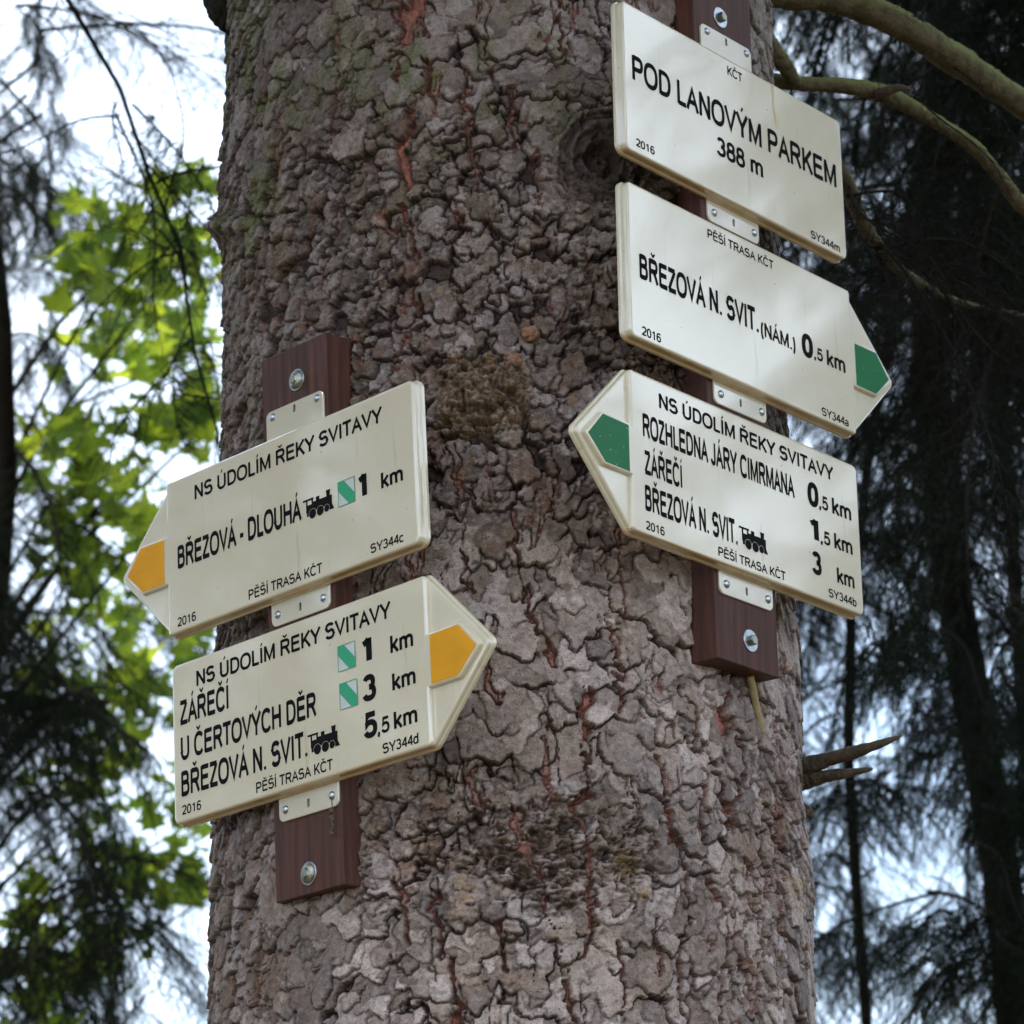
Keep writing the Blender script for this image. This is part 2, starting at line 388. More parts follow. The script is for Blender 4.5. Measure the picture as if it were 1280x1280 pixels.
# fissures (photo pixels), width in px, strength
FIS = [([(487, -20), (512, 20), (514, 52)], 22, 1.0), ([(520, -10), (515, 40)], 18, 1), ([(497, 70), (500, 95)], 8, .8), ([(528, 75), (538, 96), (541, 126)], 6, .9),
 ([(518, 143), (507, 178), (506, 205), (511, 236)], 9, 1), ([(506, 262), (513, 295), (522, 327)], 6, .9), ([(517, 370), (518, 398)], 5, 1), ([(507, 425), (497, 462)], 6, .8),
 ([(696, -10), (699, 30), (703, 68)], 6, .9), ([(581, 83), (586, 130), (592, 180), (596, 240)], 6, .6), ([(640, 112), (640, 150), (646, 185)], 7, .6), ([(636, 330), (638, 372)], 6, .7),
 ([(655, 735), (668, 780), (692, 832)], 9, .8), ([(766, 790), (769, 840), (776, 892)], 4, .7), ([(733, 862), (729, 930), (727, 1000), (711, 1013), (722, 1050), (731, 1090), (736, 1160), (722, 1195)], 6, 1),
 ([(817, 950), (824, 1000), (829, 1040), (848, 1086)], 9, .9), ([(848, 1086), (855, 1150), (846, 1200), (852, 1290)], 4, .8), ([(908, 872), (898, 895), (902, 915)], 13, 1.0), ([(921, 925), (926, 968), (908, 1010), (905, 1040)], 6, 1),
 ([(880, 985), (874, 1040), (878, 1092), (897, 1140), (905, 1170), (899, 1220), (893, 1290)], 5, .9), ([(646, 1015), (655, 1060), (673, 1115)], 9, .7), ([(672, 1115), (690, 1165)], 5, .8), ([(590, 968), (594, 1005)], 14, .5),
 ([(566, 1200), (576, 1290)], 6, .9), ([(620, 1160), (628, 1215)], 7, .8), ([(850, 860), (866, 900), (870, 940)], 4, .6), ([(604, 780), (612, 830), (622, 880)], 7, .6), ([(640, 640), (650, 700)], 7, .6), ([(583, 690), (588, 740)], 5, .7),
 ([(500, 1100), (512, 1180)], 6, .7), ([(768, 1180), (780, 1290)], 4, .6), ([(700, 1190), (712, 1290)], 5, .7), ([(815, 1150), (818, 1220)], 5, .6), ([(930, 1080), (945, 1180), (940, 1290)], 5, .5), ([(960, 900), (972, 1000), (968, 1100)], 5, .4),
 ([(430, 250), (420, 300), (405, 350)], 4, .6), ([(360, 120), (352, 190), (345, 250)], 5, .4), ([(330, 300), (322, 380), (330, 430)], 5, .4), ([(545, 1120), (552, 1200)], 5, .7), ([(330, 1170), (322, 1290)], 5, .4), ([(690, 560), (696, 620)], 5, .5), ([(420, 0), (425, 90), (418, 170)], 5, .3)]
red = np.zeros(H.shape, np.float32); wmod = fbm(.014, .022, 95, 3, .6)
wob = 12 * fbm(.02, .02, 91, 3) + 5 * fbm(.006, .008, 93, 2)
for pts, w, st in FIS:
    for (x0, y0), (x1, y1) in zip(pts[:-1], pts[1:]):
        xa, xb, ya, yb = min(x0, x1) - 50, max(x0, x1) + 50, min(y0, y1) - 40, max(y0, y1) + 40
        sel = (PX > xa) & (PX < xb) & (PY > ya) & (PY < yb) & (np.abs(THH) < 1.45)
        if not sel.any(): continue
        X = PX[sel] + wob[sel] - x0; Y = PY[sel] - y0; dx, dy = x1 - x0, y1 - y0; L2 = dx * dx + dy * dy
        t = np.clip((X * dx + Y * dy) / L2, 0, 1); d = np.hypot(X - t * dx, Y - t * dy)
        we = w * np.clip(.95 + 1.4 * wmod[sel], .15, 1.8); red[sel] = np.maximum(red[sel], st * sstep(we * .66, we * .34, d))
# random thin vertical cracks elsewhere
vn = fbm(.040, .22, 101, 4, .55); _j = np.clip(np.arange(nth)[None, :] + (9 * fbm(.035, .03, 103, 4, .6)).astype(int), 0, nth - 1); vn = vn[np.arange(nz)[:, None], _j]; crack = sstep(.042, .0, np.abs(vn)) * sstep(-.25, .15, fbm(.06, .09, 111))
ext = crack * (1 - hol)
cut = np.maximum(red, 0)
H = np.where(cut > .02, H * (1 - cut) + (base - .0030 + .0018 * fbm(.006, .02, 121)) * cut, H)
H = H - ext * .0045
fine = fbm(.007, .006, 131, 3, .6)
H = H + fine * (.0004 + .0020 * rough) - .0014 * rough * sstep(.10, .0, np.abs(fbm(.010, .010, 137, 2)))
# light smoothing keeps the steps from stair-casing
def blur(a):
    b = a.copy(); b[1:-1] = .25 * a[:-2] + .5 * a[1:-1] + .25 * a[2:]; c = b.copy(); c[:, 1:-1] = .25 * b[:, :-2] + .5 * b[:, 1:-1] + .25 * b[:, 2:]; return c
H = .65 * H + .35 * blur(H)
# gaps under the lifted edges of the plates
def mx2(a, k):
    m = a.copy()
    for i in range(1, k + 1):
        m[i:] = np.maximum(m[i:], a[:-i]); m[:-i] = np.maximum(m[:-i], a[i:])
    b = m.copy()
    for i in range(1, k + 1):
        b[:, i:] = np.maximum(b[:, i:], m[:, :-i]); b[:, :-i] = np.maximum(b[:, :-i], m[:, i:])
    return b
gap = np.clip((mx2(H, 1) - H - .0011) / .0025, 0, 1)
gap = np.maximum(gap, .8 * np.clip((np.roll(H, -2, 0) - H - .003) / .004, 0, 1))
H = H - .0055 * gap
dif = (ID != np.roll(ID, 1, 0)) | (ID != np.roll(ID, 1, 1))
seam = dif.astype(np.float32); seam = np.maximum(seam, .5 * (np.roll(seam, -1, 0) + np.roll(seam, -1, 1)).clip(0, 1))
seam = seam * np.clip(.40 + 1.8 * fbm(.03, .03, 201, 3), 0, 1)
H = H - .0016 * seam
# bark colour
red = np.maximum(red, ext * .95 * sstep(-.25, .20, fbm(.05, .12, 211, 3)))
tone = np.array(tone, np.float32)
T1 = tone[ID, 0][..., None]; T2 = tone[ID, 1][..., None]
grey = np.array([.43, .365, .330]); dark = np.array([.215, .162, .132]); brown = np.array([.27, .185, .125]); pale = np.array([.74, .66, .64])
q = rough[..., None]
C = (grey * (1 - q) + (grey * .45 + dark * .55) * q)
C = C * (.45 + .90 * T1)
C = C + (brown - C) * (.55 * (T2 > .72)) * (0.4 + .6 * q)
C = C + (pale - C) * (.50 * (T2 < .20))
flk = sstep(.12, .42, fbm(.0065, .0055, 143, 2)) * (.35 + .65 * rough); C = C + (pale * .9 - C) * (.40 * flk[..., None])
flk = sstep(.10, .40, fbm(.0085, .0065, 145, 2)) * (.25 + .6 * rough); C = C + (np.array([.10, .062, .045]) - C) * (.55 * flk[..., None])
C = C * (1 + .22 * fbm(.03, .03, 141)[..., None])
rust = sstep(.08, .40, fbm(.035, .05, 147, 4, .6)) * (.25 + .75 * rough); C = C + (np.array([.25, .125, .075]) - C) * (.55 * rust[..., None])
lav = sstep(.10, .45, fbm(.03, .04, 149, 4, .6)); C = C + (np.array([.52, .46, .50]) - C) * (.22 * lav[..., None])
ochre = sstep(.25, .5, fbm(.02, .02, 153, 4, .6)) * rough; C = C + (np.array([.30, .21, .09]) - C) * (.45 * ochre[..., None])
# upper and left bark is browner and mossed, with some shade put into its colour
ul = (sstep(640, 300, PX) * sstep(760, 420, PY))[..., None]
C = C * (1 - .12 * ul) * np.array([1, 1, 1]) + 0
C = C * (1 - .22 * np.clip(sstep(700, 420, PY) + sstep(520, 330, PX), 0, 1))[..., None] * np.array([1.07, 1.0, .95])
moss = np.clip(1.2 * blob(300, 200, 45, 110) + .9 * blob(560, 110, 90, 60) + .6 * blob(330, 60, 110, 60) + .35 * sstep(420, 120, PY) + .30 * sstep(400, 300, PX), 0, 1) * sstep(-.05, .45, fbm(.035, .05, 151))
C = C + (np.array([.175, .185, .060]) - C) * (.88 * moss[..., None])
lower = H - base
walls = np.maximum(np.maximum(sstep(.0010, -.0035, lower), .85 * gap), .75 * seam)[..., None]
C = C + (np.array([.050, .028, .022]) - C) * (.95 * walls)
redc = np.array([.56, .215, .150]) * (1 + .35 * fbm(.02, .02, 161)[..., None])
C = C + (redc - C) * (.9 * red * np.clip(.85 + 1.0 * fbm(.008, .02, 191, 3), .35, 1))[..., None]
C = C + (np.array([.22, .135, .09]) - C) * (.62 * hol[..., None]) * sstep(-.15, .15, fbm(.016, .010, 171, 4, .65))[..., None]
C = C + (np.array([.42, .27, .14]) * (1 + 1.1 * fbm(.010, .008, 79, 4, .7)[..., None]) - C) * (.50 * lump[..., None])
kn = sstep(.3, .8, blob(748, 205, 62, 70)); C = C + (np.array([.085, .062, .048]) - C) * (.85 * kn[..., None])
for px, py, rx, ry, k in ((586, 1110, 10, 24, .9), (775, 1085, 18, 22, .8), (790, 1125, 16, 12, .9), (985, 1120, 14, 30, .8), (632, 1120, 8, 6, .6), (640, 745, 8, 8, .5), (705, 1215, 8, 10, .4), (655, 1190, 7, 7, .5), (478, 355, 8, 4, .5), (545, 365, 7, 7, .6), (592, 578, 7, 6, .8), (573, 562, 6, 6, .8)):
    rs = sstep(.2, .7, blob(px, py, rx, ry) * (1 + .5 * fbm(.006, .006, int(px)))) * k * sstep(-.15, .2, fbm(.005, .005, int(px) + 3, 3))
    C = C + (np.array([.36, .23, .07]) - C) * (.8 * rs[..., None]); H = H + rs * .0022
C = np.clip(C, .01, .8)

RH = RR + H
V = np.stack([CX + RH * np.sin(THH), D0 - RH * np.cos(THH), ZZ + EYE], -1).reshape(-1, 3).astype(np.float32)
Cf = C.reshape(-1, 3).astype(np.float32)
i0 = (np.arange(nz - 1)[:, None] * nth + np.arange(nth - 1)[None, :])
QF = np.stack([i0, i0 + 1, i0 + 1 + nth, i0 + nth], -1).reshape(-1, 4).astype(np.int32)
qid = ID[:-1, :-1].reshape(-1)
vis = ((PX > -5) & (PX < 1285) & (PY > -5) & (PY < 1285) & (np.abs(THH) < 1.4) & (red < .3) & (hol < .5) & (lump < .5))[:-1, :-1].reshape(-1)
vis &= np.cos(THH[:-1, :-1].reshape(-1)) > .25
cnt = np.bincount(qid[vis], minlength=len(tone)); cnt[0] = 0
top = np.argsort(-cnt)[:300]
istop = np.zeros(len(tone), bool); istop[top] = True
mine = istop[qid] & vis
def largest_piece(k, M2, Q2):
    """keep the largest connected patch of plate k"""
    zi, si = np.nonzero((Q2 == k) & M2)
    if len(zi) == 0: return
    cells = set(zip(zi.tolist(), si.tolist())); best = None
    while cells:
        st = [cells.pop()]; comp = [st[0]]
        while st:
            a_, b_ = st.pop()
            for c_ in ((a_ + 1, b_), (a_ - 1, b_), (a_, b_ + 1), (a_, b_ - 1)):
                if c_ in cells: cells.remove(c_); st.append(c_); comp.append(c_)
        if best is None or len(comp) > len(best): best = comp
    keep = np.zeros_like(M2); bb = np.array(best); keep[bb[:, 0], bb[:, 1]] = True
    M2[(Q2 == k) & ~keep] = False
M2 = mine.reshape(nz - 1, nth - 1); Q2 = qid.reshape(nz - 1, nth - 1)
tops = top[cnt[top] > 0]
for k_ in tops:
    zi, si = np.nonzero(Q2 == k_); z0_, z1_, s0_, s1_ = zi.min(), zi.max() + 1, si.min(), si.max() + 1
    sub = M2[z0_:z1_, s0_:s1_].copy(); largest_piece(k_, sub, Q2[z0_:z1_, s0_:s1_]); M2[z0_:z1_, s0_:s1_] = sub
mine = M2.reshape(-1)
tree = empty('spruce_tree', (axis(0)[0], D0, 0), label='thick old spruce trunk with flaking grey and reddish bark carrying the trail signs', cat='tree')
def add_sub(name, F, parent, **kw):
    u, inv = np.unique(F, return_inverse=True)
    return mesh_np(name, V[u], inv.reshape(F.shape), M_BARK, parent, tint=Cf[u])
rest = QF[~mine]
# coarse rest of the stem: below, above and behind the part in view
zc = np.concatenate([np.linspace(-EYE - .1, Z0, 60), np.linspace(Z0, Z1, 20)[1:-1], np.linspace(Z1, 9, 110)])
tc_ = np.linspace(-pi, pi, 97)[:-1]
ZC, TC = np.meshgrid(zc, tc_, indexing='ij')
rc = R0 - .012 * np.maximum(0, ZC - 2.1) + .10 * np.exp(-(ZC + EYE) * 3)
rc = rc + np.where((ZC > Z0 - .004) & (ZC < Z1 + .004), np.where(np.abs(TC) < TH - .04, -.016, .004), .002) + .003 * np.sin(TC * 9 + ZC * 3) * (np.abs(TC) > TH)
VC = np.stack([AX0 + AX1 * (ZC - 1.2) + rc * np.sin(TC), D0 - rc * np.cos(TC), ZC + EYE], -1).reshape(-1, 3)
nc = len(tc_); a = np.arange(len(zc) - 1)[:, None] * nc; b = np.arange(nc)[None, :]; b2 = (np.arange(nc) + 1)[None, :] % nc
FC = np.stack([a + b, a + b2, a + b2 + nc, a + b + nc], -1).reshape(-1, 4)
u, inv = np.unique(rest, return_inverse=True)
Vall = np.concatenate([V[u], VC]); Fall = np.concatenate([inv.reshape(rest.shape), FC + len(u)])
tcol = np.tile(np.array([.14, .12, .11]), (len(VC), 1)) * rng.uniform(.7, 1.3, (len(VC), 1))
trunk = mesh_np('trunk', Vall, Fall, M_BARK, None, tint=np.concatenate([Cf[u], tcol]))
trunk.parent = tree; trunk.matrix_parent_inverse = tree.matrix_world.inverted()
for o in (trunk,):
    o.location = (-tree.location[0], -tree.location[1], 0); o.matrix_parent_inverse = Matrix()
order = np.argsort(qid[mine], kind='stable'); qm = QF[mine][order]; im = qid[mine][order]
bounds = np.flatnonzero(np.diff(im)) + 1
for F in np.split(qm, bounds):
    if len(F): add_sub('bark_plate', F, trunk)

def tparent(o):   # geometry given in world space, hung on the tree
    o.parent = tree; o.location = (-tree.location[0], -tree.location[1], 0); return o
# small things caught on the bark and boards
# two knobs of resin on the rough lump
def trunk_pt(px, py, out=0):
    s, z = on_trunk(px, py); cx, cy, r = axis(z); t = s / R0; r += out
    return Vector((cx + r * sin(t), cy - r * cos(t), z + EYE))
def lumpy(center, r, seed, squash=(1, 1, 1), amp=.18, nu=20, nv=14):
    rr = random.Random(seed); ph = [rr.uniform(0, 6) for _ in range(6)]; vs = []; fs = []
    for i in range(nv + 1):
        for j in range(nu):
            a = pi * i / nv; b = 2 * pi * j / nu; n = Vector((sin(a) * cos(b), sin(a) * sin(b), cos(a)))
            k = 1 + amp * (sin(3 * n.x + 4 * n.z + ph[0]) * .5 + sin(7 * n.y + 5 * n.x + ph[1]) * .35 + sin(11 * n.z + 9 * n.y + ph[2]) * .25)
            vs.append(tuple(Vector(center) + Vector((n.x * squash[0], n.y * squash[1], n.z * squash[2])) * r * k))
    for i in range(nv):
        for j in range(nu):
            j2 = (j + 1) % nu; fs.append((i * nu + j, (i + 1) * nu + j, (i + 1) * nu + j2, i * nu + j2))
    return vs, fs
for px, py, r, sd_ in ((662, 421, .0125, 3), (640, 454, .0125, 8)):
    mb = MB(); mb.add(*lumpy(trunk_pt(px, py, .010), r * .88, sd_, (1.15, .9, .95), .16, 28, 20))
    tparent(mb.build('resin_nodule', M_NODULE))

# branches and stubs that grow from this stem
def limb(name, pts_px, rads, m, seed=1, seg=20, jit=.07, label=None, sub=20):
    """pts_px: (px, py, depth); radii in metres"""
    P = [at(*p) for p in pts_px]; pts = []; rs = []; r_ = random.Random(seed)
    n = len(P)
    for i in range(n - 1):
        p0, p1, p2, p3 = P[max(i - 1, 0)], P[i], P[i + 1], P[min(i + 2, n - 1)]
        for k in range(sub):
            t = k / sub
            q = .5 * ((2 * p1) + (p2 - p0) * t + (2 * p0 - 5 * p1 + 4 * p2 - p3) * t * t + (3 * p1 - p0 - 3 * p2 + p3) * t ** 3)
            r = rads[i] * (1 - t) + rads[i + 1] * t
            pts.append(q + Vector((r_.uniform(-1, 1), r_.uniform(-1, 1), r_.uniform(-1, 1))) * r * .035); rs.append(r * (1 + .05 * sin(len(rs) * .21 + seed) + .03 * sin(len(rs) * .63 + seed * 2) + r_.uniform(-.03, .03)))
    pts.append(P[-1]); rs.append(rads[-1])
    mb = MB(); mb.tube(pts, rs, seg, jit=jit); o = mb.build(name, m)
    if label: o['label'] = label
    return tparent(o)
def tdep(px, py, off=0): return float(np.dot(np.array(trunk_pt(px, py)) - np.array([0, 0, EYE]), cF)) + off
limb('branch', [(880, -60, 4.80), (960, -14, 4.90), (1050, 0, 4.95), (1120, 28, 5.0), (1200, 78, 5.1), (1290, 135, 5.25), (1420, 190, 5.5), (1600, 240, 5.8)], [.031, .025, .0225, .023, .0225, .023, .021, .012], M_MOSSY, 4, label='thick mossy green branch running to the upper right')
limb('branch', [(900, 85, 4.85), (975, 102, 4.88), (1060, 108, 4.9), (1105, 118, 4.92), (1150, 140, 4.95), (1210, 178, 5.0), (1245, 215, 5.05), (1290, 268, 5.1), (1380, 330, 5.3)], [.013, .011, .0115, .0145, .0108, .0108, .011, .0115, .006], M_MOSSY, 5, label='thinner kinked mossy branch below the thick one')
limb('branch_stub', [(1098, 118, 4.9), (1122, 110, 4.87), (1140, 113, 4.85)], [.009, .006, .002], M_DEAD, 6)
limb('branch', [(925, -10, 4.8), (962, 55, 4.83), (985, 88, 4.85), (996, 104, 4.87)], [.016, .014, .011, .008], M_MOSSY, 7)
limb('branch', [(1000, 150, 4.95), (1050, 215, 5.1), (1085, 290, 5.4), (1130, 340, 5.7), (1200, 378, 6.0), (1290, 395, 6.4)], [.016, .013, .012, .010, .006, .003], M_MOSSY, 8)
limb('branch_stub', [(975, 968, 4.46), (1008, 958, 4.43), (1040, 948, 4.39), (1075, 938, 4.35), (1105, 928, 4.31), (1128, 919, 4.29)], [.016, .0125, .0095, .008, .005, .0012], M_DEAD, 9, label='broken pointed grey stub sticking out to the right')
limb('branch_stub', [(975, 980, 4.46), (1006, 976, 4.43), (1035, 970, 4.40), (1062, 966, 4.37), (1090, 961, 4.34)], [.014, .0115, .0085, .006, .002], M_DEAD, 10)
limb('branch_stub', [(310, 30, 4.75), (278, 12, 4.78), (262, -20, 4.82)], [.03, .022, .016], M_TWIG, 11)
limb('branch_stub', [(990, 1013, 4.42), (1008, 1014, 4.40), (1016, 1020, 4.40)], [.012, .009, .003], M_DEAD, 12)
dk = tdep(948, 905, -.014)
limb('branch_stub', [(938, 845, dk - .012), (946, 885, dk), (952, 915, dk + .004)], [.0046, .0048, .0040], M_STICK, 13, label='small pale stick wedged under the right board')

# ------------------------------------------------------------------ sign frames (fitted wall frames of the two boards)
GR = dict(U=(.64357918, .76511519, -.02011405), V=(.01244901, .01581206, .99979748), N=(.765278287, -.643699246, .00065138), O=(.16114293, 3.8555676, 1.75530972), su=-.1995, sv=.5198)
GL = dict(U=(.69832946, -.71560532, .01565199), V=(-.02119879, .00118044, .99977458), N=(-.71546249, -.69850385, -.01434563), O=(-.45738113, 4.1658474, 1.21117685), su=-.2038, sv=.2566)
def frame(G, su, sv, n=0):
    U, Vv, Nn = Vector(G['U']), Vector(G['V']), Vector(G['N'])
    O = Vector(G['O']) + U * (su - G['su']) + Vv * (sv - G['sv']) + Nn * n + Vector((0, 0, EYE))
    M = Matrix.Identity(4)
    for i in range(3): M[i][0] = U[i]; M[i][1] = Vv[i]; M[i][2] = Nn[i]; M[i][3] = O[i]
    return M
SW, SH, ST, SE = .4900, .2107, .0165, .0045

def rounded(poly, r, n=6):
    out = []; k = len(poly)
    for i in range(k):
        p = Vector(poly[i]); a = Vector(poly[i - 1]); b = Vector(poly[(i + 1) % k]); ri = r[i] if hasattr(r, '__len__') else r
        da = (a - p).normalized(); db = (b - p).normalized(); ang = da.angle(db); t = ri / math.tan(ang / 2)
        c = p + (da + db).normalized() * (ri / sin(ang / 2)); s = p + da * t - c; e = p + db * t - c
        a0 = atan2(s.y, s.x); a1 = atan2(e.y, e.x); d = (a1 - a0 + pi) % (2 * pi) - pi
        for j in range(n + 1):
            q = a0 + d * j / n; out.append(Vector((c.x + ri * cos(q), c.y + ri * sin(q))))
    return out
def inset(poly, d):
    out = []; k = len(poly)
    for i in range(k):
        a, p, b = poly[i - 1], poly[i], poly[(i + 1) % k]
        e1 = (p - a); e2 = (b - p)
        if e1.length < 1e-9: e1 = e2
        if e2.length < 1e-9: e2 = e1
        n1 = Vector((-e1.y, e1.x)).normalized(); n2 = Vector((-e2.y, e2.x)).normalized(); m = (n1 + n2); m = m / max(.3, m.dot(n1))
        out.append(p + m * d)
    return out
def tess(mb, outer, holes, z, mi=0):
    loops = [[Vector((p.x, p.y, 0)) for p in outer]] + [[Vector((p.x, p.y, 0)) for p in h] for h in holes]
    tr = tessellate_polygon(loops); flat_ = [p for l in loops for p in l]
    fs = []
    for t in tr:
        a, b, c = (flat_[i] for i in t)
        fs.append(t if (b - a).cross(c - a).z > 0 else (t[0], t[2], t[1]))
    mb.add([(p.x, p.y, z) for p in flat_], fs, mi)
def strip(mb, A, za, B, zb, mi=0):
    k = len(A); b = len(mb.v)
    mb.v += [(p.x, p.y, za) for p in A] + [(p.x, p.y, zb) for p in B]
    for i in range(k):
        j = (i + 1) % k; mb.f.append((b + i, b + j, b + k + j, b + k + i)); mb.m.append(mi)
def sign_plate(side, tipx=.116):
    """side: 0 plain, 1 arrow to +u, -1 arrow to -u"""
    e = SE; W, Hh = SW, SH
    if side == 0: P = [(-e, -e), (W + e, -e), (W + e, Hh + e), (-e, Hh + e)]; rr = .013
    elif side == 1: P = [(-e, -e), (W + .001, -e), (W + tipx, Hh / 2), (W + .001, Hh + e), (-e, Hh + e)]; rr = [.013, .010, .011, .010, .013]
    else: P = [(-.001, -e), (W + e, -e), (W + e, Hh + e), (-.001, Hh + e), (-tipx, Hh / 2)]; rr = [.010, .013, .013, .010, .011]
    O = rounded(P, rr)
    low = -.0062 if side else 0
    prof = [(.004, -ST), (0, -ST), (0, -ST + .0035), (.0008, -ST + .0045), (.0022, -ST + .0055), (.0026, -.0060 + low * .4), (.0029, -.0030 + low), (.0036, -.0013 + low), (.0048, -.0004 + low), (.0066, low)]
    mb = MB()
    def skin(O_, pf):
        rings = [(inset(O_, d), z) for d, z in pf]
        for (A, za), (B, zb) in zip(rings[:-1], rings[1:]): strip(mb, A, za, B, zb)
        tess(mb, rings[-1][0], [], rings[-1][1])
    skin(O, prof)
    if side:
        # the lettered panel stands proud of the pointed end, and so does the pad under the colour band
        x0, x1 = (-e, W + .0062) if side == 1 else (-.0062, W + e)
        rr2 = [.013, .009, .009, .013] if side == 1 else [.009, .013, .013, .009]
        B = rounded([(x0, -e), (x1, -e), (x1, Hh + e), (x0, Hh + e)], rr2)
        skin(B, [(.0026, -.0095), (.0026, -.0060), (.0029, -.0030), (.0036, -.0013), (.0048, -.0004), (.0066, 0)])
        X = (lambda u: W + u) if side == 1 else (lambda u: -u)
        pad = [Vector((X(u), v)) for u, v in ((.0005, .0735), (.0565, .0735), (.0905, .1035), (.0600, .1355), (.0005, .1345))]
        if side == -1: pad = pad[::-1]
        pad = rounded([tuple(p) for p in pad], .0015, 2)
        skin(inset(pad, -.0040), [(0, -.0065), (.0008, -.0022), (.0018, -.0006), (.0032, 0)])
    return mb

